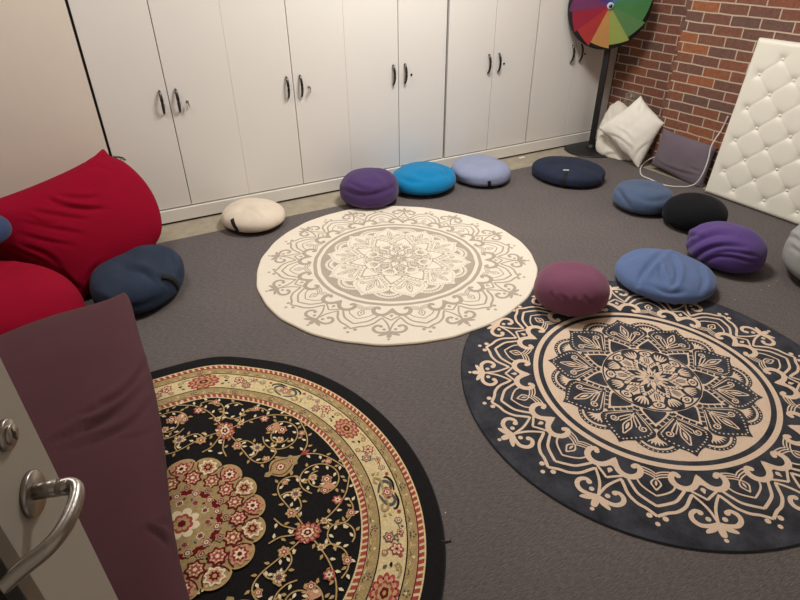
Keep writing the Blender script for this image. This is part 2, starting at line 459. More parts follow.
def ribbon_on(bvh, O, px, half, mat, parent, name='strap', lift=0.0025, n=10, zmin=0.002):
    """band of cloth lying on a surface, found where the sight lines meet it"""
    C = catmull(px, n) if len(px) > 2 else np.array([np.array(px[0]) + (np.array(px[1]) - np.array(px[0])) * t for t in np.linspace(0, 1, 14)])
    pts = []; nrm = []
    for c in C:
        d = ray(*c); r = bvh.ray_cast(Vector(CAM), Vector(d).normalized())
        if r[0] is None: continue
        pts.append(np.array(r[0])); nrm.append(np.array(r[1]))
    if len(pts) < 3: return None
    pts = np.array(pts); nrm = np.array(nrm)
    for _ in range(3): nrm[1:-1] = (nrm[:-2] + nrm[1:-1] + nrm[2:]) / 3; pts[1:-1] = (pts[:-2] + 2 * pts[1:-1] + pts[2:]) / 4
    nrm /= np.linalg.norm(nrm, axis=1)[:, None]
    T = np.gradient(pts, axis=0); T /= np.linalg.norm(T, axis=1)[:, None]
    S = np.cross(T, nrm); S /= np.linalg.norm(S, axis=1)[:, None]
    V = []; F = []
    for i in range(len(pts)):
        for q in (-1, -0.5, 0, 0.5, 1):
            c0 = pts[i] + S[i] * half * q
            r = bvh.find_nearest(Vector(c0)); base = np.array(r[0]) if r[0] is not None else c0
            V.append(base + nrm[i] * lift - O)
        for q in (-1, 1):
            V.append(pts[i] + S[i] * half * q - nrm[i] * 0.002 - O)
    for i in range(len(pts) - 1):
        a = i * 7; b_ = a + 7
        for q in range(4): F.append((a + q, a + q + 1, b_ + q + 1, b_ + q))
        F.append((a + 5, a, b_, b_ + 5)); F.append((a + 4, a + 6, b_ + 6, b_ + 4))
    V = [np.array([v[0], v[1], max(v[2], zmin)]) for v in V]
    return mesh_obj(name, V, F, mat, parent)
def puff(O, e1, e2, outline, Tf, Tb, p=2.2, q=0.5, center=None, rings=44, seg=None, sm=7):
    """closed, stuffed shape around an outline lying in the plane (O,e1,e2)"""
    e1 = np.asarray(e1, float); e2 = np.asarray(e2, float); n = np.cross(e1, e2)
    U = catmull(outline, sm, True)
    if np.sum(U[:, 0] * np.roll(U[:, 1], -1) - np.roll(U[:, 0], -1) * U[:, 1]) < 0: U = U[::-1]
    Us = U.copy()
    for _ in range(int(len(U) * 1.6)): Us = (np.roll(Us, 1, 0) + 2 * Us + np.roll(Us, -1, 0)) / 4
    c = np.mean(U, axis=0) if center is None else np.asarray(center, float)
    K = len(U); V = []; F = []
    def pt(u, hh): return O + e1 * u[0] + e2 * u[1] + n * hh
    ss = [math.sin(PI / 2 * i / rings) for i in range(1, rings + 1)]
    V.append(pt(c, Tf)); 
    for s in ss:
        hgt = (1 - s ** p) ** q if s < 1 else 0
        for k in range(K): V.append(pt(c + (Us[k] + (U[k] - Us[k]) * s ** 5 - c) * s, Tf * hgt))
    V2 = [pt(c, -Tb)]
    for s in ss[:-1]:
        hgt = (1 - s ** p) ** q
        for k in range(K): V2.append(pt(c + (Us[k] + (U[k] - Us[k]) * s ** 5 - c) * s, -Tb * hgt))
    R = len(ss); off = len(V)
    for k in range(K):
        k2 = (k + 1) % K
        F.append((0, 1 + k, 1 + k2))
        for i in range(R - 1):
            F.append((1 + i * K + k, 1 + (i + 1) * K + k, 1 + (i + 1) * K + k2, 1 + i * K + k2))
        F.append((off, off + 1 + k2, off + 1 + k))
        for i in range(R - 2):
            F.append((off + 1 + i * K + k, off + 1 + i * K + k2, off + 1 + (i + 1) * K + k2, off + 1 + (i + 1) * K + k))
        i = R - 2
        F.append((off + 1 + i * K + k, off + 1 + i * K + k2, 1 + (R - 1) * K + k2, 1 + (R - 1) * K + k))
    V = np.array(V + V2)
    return V, F
def outline_px(px, O, e1, e2):
    n = np.cross(e1, e2); out = []
    for a in px:
        P = hit(a[0], a[1], O, n) - O
        out.append((P @ e1, P @ e2))
    return out

# ------------------------------------------------------------------ the round rugs
class Ink:
    """flat shapes of dyed pile laid over one another, gathered into one mesh"""
    def __init__(self, R, phase=0.0):
        self.V = []; self.F = []; self.I = []; self.R = R; self.ph = phase; self.z = 0.0; self.layer = 0
    def w(self, r, t):   # unit polar (deg) -> plane
        a = math.radians(t + self.ph); rr = r * self.R(a)
        return (rr * math.cos(a), rr * math.sin(a))
    def lift(self, n=1): self.layer += n; self.z = self.layer * 0.00013; self.j = 0
    def jit(self): self.j = (getattr(self, 'j', 0) + 1) % 10; return self.z + self.j * 0.0000105
    def fillxy(self, P, c):
        if len(P) < 3: return
        i = len(self.V); zz = self.jit(); self.V += [(x, y, zz) for x, y in P]
        A = sum(P[k][0] * P[(k + 1) % len(P)][1] - P[(k + 1) % len(P)][0] * P[k][1] for k in range(len(P)))
        f = list(range(i, i + len(P)))
        if A < 0: f.reverse()
        self.F.append(f); self.I.append(c)
    def strokexy(self, P, wd, c, taper=0.0, closed=False):
        P = np.asarray(P, float)
        if closed: P = np.vstack([P, P[:1]])
        T = np.gradient(P, axis=0)
        if closed: T[0] = T[-1] = P[1] - P[-2]
        L = np.linalg.norm(T, axis=1)[:, None] + 1e-12; T = T / L; S = np.stack([-T[:, 1], T[:, 0]], -1)
        n = len(P); t = np.linspace(0, 1, n); zz = self.jit()
        ww = wd * 0.5 * ((1 - taper) + taper * np.sin(PI * np.clip(t, 0, 1)) ** 0.7) if taper <= 1 else wd * 0.5 * (1 - (taper - 1) * t)
        i = len(self.V)
        for k in range(n):
            self.V.append((*(P[k] - S[k] * ww[k]), zz)); self.V.append((*(P[k] + S[k] * ww[k]), zz))
        for k in range(n - 1):
            self.F.append([i + 2 * k, i + 2 * k + 2, i + 2 * k + 3, i + 2 * k + 1]); self.I.append(c)
    # polar versions; pts (r, deg relative), rotated by t0, mirrored by m
    def P(self, pts, t0, m=1, n=5, closed=False, smooth=True):
        q = [(r * math.cos(math.radians(t * m)), r * math.sin(math.radians(t * m))) for r, t in pts]
        q = catmull(q, n, closed) if smooth else np.array(q)
        return [self.w(math.hypot(x, y), t0 + math.degrees(math.atan2(y, x))) for x, y in q]
    def stroke(self, pts, t0, wd, c, m=1, n=5, taper=0.0, closed=False):
        self.strokexy(self.P(pts, t0, m, n, closed), wd * RS, c, taper, closed)
    def fill(self, pts, t0, c, m=1, n=5, smooth=True):
        self.fillxy(self.P(pts, t0, m, n, True, smooth), c)
    def dot(self, r, t, rad, c, n=14, el=1.0):
        x, y = self.w(r, t)
        self.fillxy([(x + rad * RS * math.cos(2 * PI * k / n), y + rad * RS * math.sin(2 * PI * k / n)) for k in range(n)], c)
    def ring(self, r0, r1, c, n=240):
        i = len(self.V)
        for k in range(n):
            t = 360.0 * k / n; self.V.append((*self.w(r0, t), self.z)); self.V.append((*self.w(r1, t), self.z))
        for k in range(n):
            k2 = (k + 1) % n
            self.F.append([i + 2 * k, i + 2 * k + 1, i + 2 * k2 + 1, i + 2 * k2]); self.I.append(c)
    def disc(self, r, c, n=240):
        self.fillxy([self.w(r, 360.0 * k / n) for k in range(n)], c)
RS = 0.76
def harm(c):
    def R(a):
        s = c[0]
        for i in range((len(c) - 1) // 2): s += c[1 + 2 * i] * math.cos((i + 1) * a) + c[2 + 2 * i] * math.sin((i + 1) * a)
        return s
    return R

def mandala(ink, A, B, ph_out, ph_pet, ph_in):
    """A ground, B line colour"""
    ink.lift()
    for k in range(12):
        t = ph_out + 30 * k
        # fleur
        ink.dot(0.957, t, 0.0095, B)
        ink.fill([(0.882, 0), (0.905, 0.9), (0.938, 0.75), (0.945, 0), (0.938, -0.75), (0.905, -0.9)], t, B)
        for m in (1, -1):
            ink.fill([(0.880, 0.1), (0.893, 1.6), (0.912, 3.6), (0.928, 3.9), (0.925, 2.6), (0.912, 1.0)], t, B, m)
            ink.stroke([(0.882, 0), (0.893, 2.2), (0.893, 4.6), (0.872, 6.2), (0.845, 6.3), (0.826, 5.0), (0.829, 3.5)], t, 0.021, B, m, taper=0.25)
            ink.dot(0.833, t + m * 3.7, 0.0125, B)
            ink.dot(0.862, t + m * 2.2, 0.0115, B)
            ink.stroke([(0.882, 0), (0.850, 0.35), (0.815, 1.0), (0.780, 2.3), (0.742, 4.4)], t, 0.0125, B, m, taper=0.2)
            ink.stroke([(0.768, 0), (0.752, 1.4), (0.735, 3.2), (0.722, 4.6)], t, 0.0115, B, m)
            # hooks
            ink.stroke([(0.648, 0), (0.672, 0.9), (0.700, 2.4), (0.716, 4.8), (0.712, 7.4), (0.690, 9.3), (0.660, 9.7), (0.640, 8.4), (0.645, 6.9)], t, 0.029, B, m, n=6, taper=0.35)
            ink.dot(0.650, t + m * 7.1, 0.0125, B)
            ink.fill([(0.634, 0), (0.658, 1.3), (0.682, 2.6), (0.705, 4.2), (0.712, 4.0), (0.700, 1.6), (0.692, 0)], t, B, m, smooth=False)
            # arches around the neighbour axis (15 deg away)
            ink.stroke([(0.748, 4.4), (0.772, 5.5), (0.812, 7.2), (0.843, 9.8), (0.858, 12.4), (0.884, 15)], t, 0.0145, B, m, n=6)
            ink.stroke([(0.728, 6.2), (0.755, 7.6), (0.790, 9.6), (0.812, 12.2), (0.833, 15)], t, 0.0135, B, m, n=6)
            ink.stroke([(0.706, 8.6), (0.735, 9.9), (0.757, 12.0), (0.780, 15)], t, 0.0085, B, m, n=6)
            ink.dot(0.888, t + m * 13.05, 0.0125, B)
            # bud
            for j in range(3):
                r0 = 0.640 + 0.0145 * j
                ink.stroke([(r0 - 0.004, 9.8 + 0.3 * j), (r0 + 0.001, 12.2), (r0 + 0.009, 13.9), (r0 + 0.020, 15)], t, 0.0065, B, m)
        ink.fill([(0.706, 0), (0.716, 0.9), (0.728, 0.5), (0.738, 0), (0.728, -0.5), (0.716, -0.9)], t, B)
        ink.dot(0.921, t + 15, 0.0105, B)
        ink.fill([(0.684, 0), (0.700, 1.5), (0.717, 1.9), (0.733, 1.2), (0.752, 0), (0.733, -1.2), (0.717, -1.9), (0.700, -1.5)], t + 15, B)
        z_ = ink.layer; ink.lift(); ink.fill([(0.691, 0), (0.702, 0.95), (0.716, 1.25), (0.729, 0.75), (0.741, 0), (0.729, -0.75), (0.716, -1.25), (0.702, -0.95)], t + 15, A)
        ink.lift(); ink.fill([(0.697, 0), (0.712, 0.45), (0.727, 0), (0.712, -0.45)], t + 15, B); ink.layer = z_; ink.lift(0)
    ink.ring(0.588, 0.614, B)
    ink.disc(0.562, B)
    ink.lift()
    # scallops between petals
    def cpts(cr, ct, rad, n=28): 
        x0, y0 = cr * math.cos(math.radians(ct)), cr * math.sin(math.radians(ct))
        out = []
        for k in range(n):
            x = x0 + rad * math.cos(2 * PI * k / n); y = y0 + rad * math.sin(2 * PI * k / n)
            out.append(ink.w(math.hypot(x, y), math.degrees(math.atan2(y, x))))
        return out
    for k in range(10):
        t = ph_pet + 36 * k + 18
        ink.fillxy(cpts(0.418, t, 0.112), A)
    ink.lift()
    for k in range(10):
        t = ph_pet + 36 * k + 18
        x0, y0 = 0.418 * math.cos(math.radians(t)), 0.418 * math.sin(math.radians(t))
        for j in range(-9, 10):
            a = math.radians(t + j * 11.5); x = x0 + 0.103 * math.cos(a); y = y0 + 0.103 * math.sin(a)
            ink.dot(math.hypot(x, y), math.degrees(math.atan2(y, x)), 0.0042, B, 6)
        ink.fillxy(cpts(0.418, t, 0.094), B)
    ink.lift()
    for k in range(10):
        t = ph_pet + 36 * k + 18
        ink.fillxy(cpts(0.418, t, 0.083), A)
    ink.lift()
    for k in range(10):
        t = ph_pet + 36 * k + 18
        x0, y0 = 0.418 * math.cos(math.radians(t)), 0.418 * math.sin(math.radians(t)); P = []
        for j in range(-13, 14):
            a = math.radians(t + j * 7.5); rr = 0.072 if j % 2 else 0.050
            x = x0 + rr * math.cos(a); y = y0 + rr * math.sin(a)
            P.append(ink.w(math.hypot(x, y), math.degrees(math.atan2(y, x))))
        ink.fillxy(P, B)
    ink.lift()
    # second tier between the petals
    for k in range(10):
        t = ph_pet + 36 * k + 18
        ink.fill([(0.425, 0), (0.39, 7), (0.36, 13), (0.31, 17.5), (0.25, 18), (0.24, 0), (0.25, -18), (0.31, -17.5), (0.36, -13), (0.39, -7)], t, B, smooth=False)
    ink.lift()
    for k in range(10):
        t = ph_pet + 36 * k + 18
        for m in (1, -1):
            for (r0, t0, r1, t1) in ((0.378, 0.5, 0.352, 3.3), (0.347, 3.9, 0.326, 6.9), (0.322, 7.5, 0.303, 10.9), (0.299, 11.6, 0.281, 15.0), (0.277, 15.6, 0.262, 17.6)):
                ink.stroke([(r0, t0), (r1, t1)], t, 0.019, A, m, n=2)
        ink.fill([(0.343, 0), (0.318, 3.8), (0.292, 8.0), (0.268, 11.8), (0.253, 12.0), (0.253, 0), (0.253, -12.0), (0.268, -11.8), (0.292, -8.0), (0.318, -3.8)], t, A, smooth=False)
        pass
    ink.lift()
    # ten large petals
    pet = [(0.285, 0.6), (0.315, 6), (0.352, 11.8), (0.390, 16.6), (0.412, 17.8), (0.440, 16.6), (0.468, 12.2), (0.488, 7.2), (0.508, 3.0), (0.537, 0)]
    for k in range(10):
        t = ph_pet + 36 * k
        P = ink.P(pet, t, 1, 5) + ink.P(pet, t, -1, 5)[::-1]
        ink.fillxy(P, A)
    ink.lift()
    for k in range(10):
        t = ph_pet + 36 * k
        for m in (1, -1):
            ink.stroke([(0.300, 1.4), (0.327, 6.3), (0.365, 11.5), (0.400, 15.1)], t, 0.0055, B, m)
            q = ink.P([(0.408, 15.0), (0.436, 13.2), (0.460, 9.0), (0.483, 4.7), (0.506, 1.1)], t, m, 4)
            for j, (x, y) in enumerate(q):
                if j % 2 == 0: ink.fillxy([(x + 0.0048 * RS * math.cos(a), y + 0.0048 * RS * math.sin(a)) for a in np.linspace(0, 2 * PI, 7)[:-1]], B)
            # spiral
            cx_, ct_ = 0.400, 9.8 * m
            x0, y0 = cx_ * math.cos(math.radians(ct_)), cx_ * math.sin(math.radians(ct_)); sp = []
            for j in range(16):
                a = math.radians(180 + 50 * m + m * 34 * j); rr = 0.021 - 0.0011 * j
                x, y = x0 + rr * math.cos(a), y0 + rr * math.sin(a); sp.append((math.hypot(x, y), math.degrees(math.atan2(y, x))))
            ink.stroke([(0.325, 1.5 * m), (0.355, 5.2 * m)] + sp, t, 0.0068, B, 1, n=2)
            ink.stroke([(0.322, 0.4), (0.355, 2.1), (0.385, 4.6), (0.402, 5.6)], t, 0.0065, B, m, taper=0.5)
        leaf = [(0.362, 0), (0.385, 1.8), (0.415, 2.6), (0.440, 1.6), (0.470, 0), (0.440, -1.6), (0.415, -2.6), (0.385, -1.8)]
        ink.stroke(leaf, t, 0.0068, B, closed=True)
        ink.fill([(0.385, 0), (0.41, 1.0), (0.44, 0), (0.41, -1.0)], t, B)
        ink.stroke([(0.310, 0), (0.362, 0)], t, 0.007, B, n=3)
    # centre
    ink.lift(); ink.disc(0.249, A); ink.lift(); ink.disc(0.241, B); ink.lift()
    for k in range(8):
        t = ph_in + 45 * k
        ink.fill([(0.135, 0), (0.16, 10), (0.185, 14), (0.215, 13), (0.240, 8), (0.241, 0), (0.240, -8), (0.215, -13), (0.185, -14), (0.16, -10)], t, A)
        for m in (1, -1):
            ink.stroke([(0.182, 21), (0.19, 15.5), (0.205, 13.5), (0.224, 16), (0.232, 22.5)], t, 0.009, A, m)
        ink.dot(0.207, t + 22.5, 0.013, A, 10)
    ink.lift()
    for k in range(8):
        t = ph_in + 45 * k
        for j in (-2, -1, 0, 1, 2):
            ink.stroke([(0.158 + .004 * abs(j), j * 1.4), (0.19, j * 3.6), (0.226 - .004 * abs(j), j * 4.2)], t, 0.0095, B, taper=0.7)
        ink.dot(0.207, t + 22.5, 0.006, B, 8)
    for k in range(8):
        t = ph_in + 45 * k
        ink.fill([(0.172, 0), (0.145, 9), (0.118, 17), (0.10, 22.5), (0.05, 0), (0.10, -22.5), (0.118, -17), (0.145, -9)], t, A, smooth=False)
    ink.lift()
    for k in range(8):
        t = ph_in + 45 * k
        ink.fill([(0.160, 0), (0.137, 9), (0.113, 16), (0.10, 19), (0.06, 0), (0.10, -19), (0.113, -16), (0.137, -9)], t, B, smooth=False)
    ink.lift()
    for k in range(8):
        t = ph_in + 45 * k
        for m in (1, -1):
            for (r, a) in ((0.140, 4.5), (0.128, 9.5), (0.115, 13.5)):
                ink.stroke([(r + .005, a + 1.5), (r - 0.009, a - 2)], t, 0.0065, A, m, n=2)
        ink.fill([(0.125, 0), (0.10, 9), (0.075, 14), (0.03, 0), (0.075, -14), (0.10, -9)], t, A)
    ink.lift()
    for k in range(8):
        t = ph_in + 45 * k
        ink.fill([(0.100, 0), (0.08, 5), (0.05, 7), (0.03, 0), (0.05, -7), (0.08, -5)], t + 22.5, B)
        ink.fill([(0.085, 0), (0.065, 4), (0.02, 0), (0.065, -4)], t, B)
    for k in range(16):
        ink.fill([(0.062, 0), (0.045, 6), (0.012, 0), (0.045, -6)], ph_in + 22.5 * k + 11.25, B)
    for k in range(8):
        t = ph_in + 45 * k + 22.5
        for j in (-1, 0, 1): ink.stroke([(0.122, j * 3.0), (0.150, j * 4.5), (0.172, j * 3.2)], t, 0.0055, A, taper=.5)
    for k in range(16):
        ink.fill([(0.047, 0), (0.036, 5), (0.020, 0), (0.036, -5)], ph_in + 22.5 * k, A)
    ink.lift(); ink.dot(0.0, 0, 0.013, A)

def pile_mat(name, c, var=0.08, k=1.0, mott=14.0, bump=0.35, var2=0.10):
    m, nt, b = new_mat(name); L = nt.links
    b.inputs['Roughness'].default_value = 0.95; b.inputs['Specular IOR Level'].default_value = 0.08
    b.inputs['Sheen Weight'].default_value = 0.06
    tc = N_(nt, 'ShaderNodeTexCoord')
    n1 = N_(nt, 'ShaderNodeTexNoise', Scale=mott, Detail=5.0, Roughness=0.65); L.new(tc.outputs['Object'], n1.inputs['Vector'])
    n2 = N_(nt, 'ShaderNodeTexNoise', Scale=260.0, Detail=2.0); L.new(tc.outputs['Object'], n2.inputs['Vector'])
    c = np.array(c[:3])
    r1 = N_(nt, 'ShaderNodeValToRGB'); e = r1.color_ramp.elements
    e[0].position = 0.32; e[0].color = (*np.clip(c * (1 - var), 0, 1), 1); e[1].position = 0.7; e[1].color = (*np.clip(c * (1 + var), 0, 1), 1)
    L.new(n1.outputs['Fac'], r1.inputs['Fac'])
    r2 = N_(nt, 'ShaderNodeValToRGB'); e = r2.color_ramp.elements
    e[0].position = 0.3; e[0].color = (1 - var2,) * 3 + (1,); e[1].position = 0.7; e[1].color = (1 + var2,) * 3 + (1,)
    L.new(n2.outputs['Fac'], r2.inputs['Fac'])
    mu = N_(nt, 'ShaderNodeMix', data_type='RGBA', blend_type='MULTIPLY'); mu.inputs[0].default_value = 1.0
    L.new(r1.outputs['Color'], mu.inputs[6]); L.new(r2.outputs['Color'], mu.inputs[7]); L.new(mu.outputs[2], b.inputs['Base Color'])
    bp = N_(nt, 'ShaderNodeBump', Strength=bump, Distance=0.002); L.new(n2.outputs['Fac'], bp.inputs['Height']); L.new(bp.outputs['Normal'], b.inputs['Normal'])
    return m

def build_rug(name, label, center, z, thick, R, mats, painter, edge_mat, ph=0.0):
    root = empty(name, (center[0], center[1], z)); tag(root, label, 'rug')
    ink = Ink(R, 0.0)
    ink.disc(1.0, 0, 300)
    painter(ink)
    V = np.array(ink.V); V[:, 2] += thick
    bv = []
    # slightly domed edge: side wall ring as part of the same mesh
    n = 300; i0 = len(V); extra = []
    for k in range(n):
        t = 360.0 * k / n
        extra.append((*ink.w(1.0, t), thick)); extra.append((*ink.w(1.006, t), thick * 0.55)); extra.append((*ink.w(1.004, t), 0.0))
    F = [tuple(f) for f in ink.F]; I = list(ink.I)
    for k in range(n):
        a = i0 + 3 * k; b_ = i0 + 3 * ((k + 1) % n)
        F.append((a, a + 1, b_ + 1, b_)); I.append(len(mats)); F.append((a + 1, a + 2, b_ + 2, b_ + 1)); I.append(len(mats))
    F.append(tuple(i0 + 3 * k + 2 for k in range(n))[::-1]); I.append(len(mats))
    V = np.vstack([V, extra])
    o = mesh_obj('pile', V, F, None, root, smooth=False, mats=list(mats) + [edge_mat], midx=I)
    return root, o

M_navyrug = pile_mat('blue_black_velvet', rgb(60, 61, 67), var=0.5, mott=9, var2=0.15)
M_beigerug = pile_mat('beige_print', rgb(222, 196, 172), var=0.04)
M_creamrug = pile_mat('cream_velvet', rgb(231, 220, 203), var=0.02, var2=0.03)
M_tauperug = pile_mat('taupe_print', rgb(176, 162, 148), var=0.04, var2=0.06)
M_edgedark = simple('rug_binding_black', rgb(22, 22, 24), rough=0.9)
M_edgecream = simple('rug_binding_cream', rgb(225, 208, 182), rough=0.9)
R_dark = harm([0.7703, -0.0091, 0.0061, -0.0041, 0.0059, -0.0017, -0.006])
def R_cream(a):
    return harm([0.7565, -0.0306, -0.0203, -0.0002, -0.0011, 0.0012, -0.0102])(a) + 0.0016 * math.sin(17 * a) + 0.0012 * math.sin(29 * a + 1)
R_pers0 = harm([0.8053, -0.0056, 0.0022, -0.011, -0.0022, -0.0147, -0.009])
def R_pers(a):
    d = (a - math.radians(71) + PI) % (2 * PI) - PI
    return R_pers0(a) + 0.020 * math.exp(-(d / 0.16) ** 2)
build_rug('round_rug', 'round blue-black rug printed with a large beige mandala', (1.723, 1.1366), 0.0, 0.0065, R_dark, [M_navyrug, M_beigerug],
          lambda k: mandala(k, 0, 1, -1.0, 27.6, 30.0), M_edgedark)
build_rug('round_rug', 'round cream rug printed with a pale taupe mandala, below the cabinets', (1.2786, 2.5261), 0.0005 , 0.0105, R_cream, [M_creamrug, M_tauperug],
          lambda k: mandala(k, 0, 1, -0.5, 1.0, 0.5), M_edgecream)

# ---- oriental rug
PERS = [('oriental_black', rgb(30, 28, 29), .15), ('oriental_cream', rgb(222, 200, 152), .07), ('oriental_gold', rgb(172, 148, 104), .14),
        ('oriental_red', rgb(168, 76, 70), .18), ('oriental_crimson', rgb(110, 24, 32), .15), ('oriental_blush', rgb(205, 152, 120), .12),
        ('oriental_slate', rgb(92, 92, 88), .15), ('oriental_tan', rgb(190, 158, 108), .12), ('oriental_pale', rgb(236, 218, 182), .06)]
PM = [pile_mat(n, c, var=v, mott=60, bump=0.6, var2=0.2) for n, c, v in PERS]
BK, CRM, GLD, RED, CRI, BLU, SLA, TAN, PAL = range(9)
def oriental(ink):
    T0 = 13.5
    def loc(r, t, pts):   # local frame at (r,t): x outward, y sideways, unit coords
        out = []
        x0, y0 = r * math.cos(math.radians(t)), r * math.sin(math.radians(t)); c, s = math.cos(math.radians(t)), math.sin(math.radians(t))
        for (x, y) in pts:
            X = x0 + x * c - y * s; Y = y0 + x * s + y * c
            out.append(ink.w(math.hypot(X, Y), math.degrees(math.atan2(Y, X))))
        return out
    def blob(r, t, rad, n, dep, col, rot=0, sx=1.0, sy=1.0, K=None):
        K = K or n * 6
        ink.fillxy(loc(r, t, [((rad * (1 + dep * math.cos(n * a))) * math.cos(a + rot) * sx, (rad * (1 + dep * math.cos(n * a))) * math.sin(a + rot) * sy) for a in np.linspace(0, 2 * PI, K, endpoint=False)]), col)
    def flower(r, t, s, c1, c2, c3, c4, n=8, rot=0):
        z0 = ink.layer
        for rad, dep, col in ((s, .16, c1), (s * .72, .2, c2), (s * .48, .2, c3), (s * .22, .1, c4)):
            ink.lift(); blob(r, t, rad, n, dep, col, rot)
        for j in range(n):
            a = 2 * PI * (j + .5) / n + rot
            ink.fillxy(loc(r, t, [(s * .58 * math.cos(a) + s * .1 * math.cos(q), s * .58 * math.sin(a) + s * .1 * math.sin(q)) for q in np.linspace(0, 2 * PI, 6)[:-1]]), c4)
        ink.layer = z0; ink.lift(0)
    def palmette(r, t, s, rot=0, c=(RED, BLU, CRI, PAL), ex=1.25):
        z0 = ink.layer
        def ov(k, dep, nn, col, ox=0.0):
            pts = []
            for a in np.linspace(0, 2 * PI, 72, endpoint=False):
                rr = s * k * (1 + dep * abs(math.sin(nn * a / 2)) - 0.1)
                x, y = rr * math.cos(a) * ex + ox * s, rr * math.sin(a)
                x, y = x * math.cos(rot) - y * math.sin(rot), x * math.sin(rot) + y * math.cos(rot)
                pts.append((x, y))
            ink.lift(); ink.fillxy(loc(r, t, pts), col)
        ov(1.0, .22, 12, c[0]); ov(.80, .25, 12, c[1]); ov(.62, .2, 9, c[0]); ov(.46, .25, 7, c[3]); ov(.30, .2, 5, c[2]); ov(.13, .1, 5, c[3])
        for j in range(12):
            a = 2 * PI * j / 12; x, y = s * .78 * math.cos(a) * ex, s * .78 * math.sin(a)
            x, y = x * math.cos(rot) - y * math.sin(rot), x * math.sin(rot) + y * math.cos(rot)
            ink.fillxy(loc(r, t, [(x + s * .09 * math.cos(q), y + s * .09 * math.sin(q)) for q in np.linspace(0, 2 * PI, 6)[:-1]]), c[2])
        ink.layer = z0; ink.lift(0)
    def leaf(r, t, ang, L, wd, col):
        pts = [(0, 0), (L * .35, wd), (L * .7, wd * .8), (L, 0), (L * .7, -wd * .5), (L * .35, -wd * .7)]
        c, s = math.cos(ang), math.sin(ang)
        ink.fillxy(loc(r, t, [(x * c - y * s, x * s + y * c) for x, y in pts]), col)
    # borders
    ink.lift()
    ink.ring(0.905, 0.934, CRM); ink.ring(0.866, 0.906, GLD); ink.ring(0.862, 0.867, BK); ink.ring(0.765, 0.862, CRM); ink.ring(0.760, 0.765, BK)
    ink.ring(0.720, 0.760, GLD); ink.ring(0.690, 0.720, CRM)
    ink.lift()
    def dashes(r0, r1, n, col, sk):
        for k in range(n):
            t = 360 * k / n; d = 360 / n
            ink.fillxy([ink.w(r0, t), ink.w(r0, t + d * .62), ink.w(r1, t + d * (.62 + sk)), ink.w(r1, t + d * sk)], col)
    dashes(0.908, 0.928, 210, RED, .35); dashes(0.696, 0.716, 170, RED, .35)
    ink.ring(0.9045, 0.909, CRI, 200); ink.ring(0.7155, 0.7195, CRI, 200)
    rr = random.Random(5)
    for k in range(120):
        t = 3 * k
        ink.dot(0.886 + .004 * math.sin(k), t, 0.0065, TAN if k % 3 else CRM, 7); ink.dot(0.740 + .004 * math.sin(k), t + 1, 0.006, TAN if k % 3 else CRM, 7)
        if k % 5 == 0:
            for (r, n_) in ((0.886, 0), (0.740, 1)):
                for a in range(5): ink.dot(r + .011 * math.cos(a * 1.257), t + math.degrees(.011 * math.sin(a * 1.257) / r) + 1.5 * n_, 0.0048, SLA, 6)
                ink.dot(r, t + 1.5 * n_, 0.005, RED, 6)
    for k in range(150):
        ink.stroke([(0.874, 0), (0.880, .7), (0.874, 1.4)], 2.4 * k, 0.0028, BK if k % 2 else CRM, n=2)
        ink.stroke([(0.730, 0), (0.725, .8), (0.730, 1.6)], 2.4 * k, 0.0028, BK if k % 2 else CRM, n=2)
    # cream border motifs
    for k in range(6):
        t = T0 + 60 * k
        palmette(0.813, t, 0.047, PI / 2, c=(RED, BLU, CRI, TAN), ex=1.45)
        for m in (1, -1):
            for (dr, dt, rot, col) in ((0.03, 6.3, 2.2, GLD), (-0.028, 6.0, .9, SLA), (0.0, 6.8, 1.57, BK)):
                leaf(0.813 + dr, t + m * dt, m * (rot), 0.022, 0.007, col)
            ink.lift()
            ink.stroke([(0.845, 4.5), (0.850, 6.8), (0.838, 8.2), (0.825, 7.4)], t, 0.008, GLD, m)
            flower(0.826, t + m * 12.0, 0.024, RED, PAL, BLU, CRI, 6); flower(0.796, t + m * 15.2, 0.021, SLA, BLU, RED, PAL, 6)
            flower(0.838, t + m * 17.0, 0.013, RED, PAL, SLA, RED, 5); flower(0.783, t + m * 10.6, 0.012, GLD, RED, PAL, RED, 5)
            flower(0.835, t + m * 20.5, 0.014, SLA, PAL, RED, PAL, 6)
            ink.stroke([(0.785, 10.6), (0.800, 12), (0.822, 12.2), (0.830, 14.4), (0.802, 15.2), (0.838, 17), (0.83, 20)], t, 0.0035, SLA, m)
            for j in range(9):
                leaf(0.78 + .075 * rr.random(), t + m * (8 + 15 * rr.random()), rr.random() * 6.28, 0.015, 0.0045, rr.choice([GLD, SLA, RED, TAN]))
        u = t + 30
        for m in (1, -1):   # scroll motif
            ink.stroke([(0.78, .5), (0.795, 3.2), (0.818, 4.3), (0.838, 3.0), (0.835, 1.4), (0.825, 1.0)], u, 0.013, SLA, m, taper=.5)
            ink.stroke([(0.800, 0), (0.806, 4.6), (0.787, 6.2), (0.778, 4.8), (0.788, 3.8)], u, 0.011, GLD, m, taper=.5)
            ink.stroke([(0.845, .4), (0.850, 3.2), (0.838, 5.4), (0.823, 5.6)], u, 0.010, BK, m, taper=.6)
            ink.stroke([(0.80, .3), (0.815, 1.9), (0.833, .6)], u, 0.007, RED, m)
            ink.dot(0.843, u + m * 6.7, 0.0085, RED, 8); ink.dot(0.786, u + m * 7.8, 0.007, GLD, 8)
            leaf(0.80, u + m * 7, m * .8, 0.020, 0.006, TAN)
        ink.lift(); flower(0.815, u, 0.021, BLU, RED, PAL, SLA, 6)
    # field vines
    ink.lift()
    VN = 0.0058
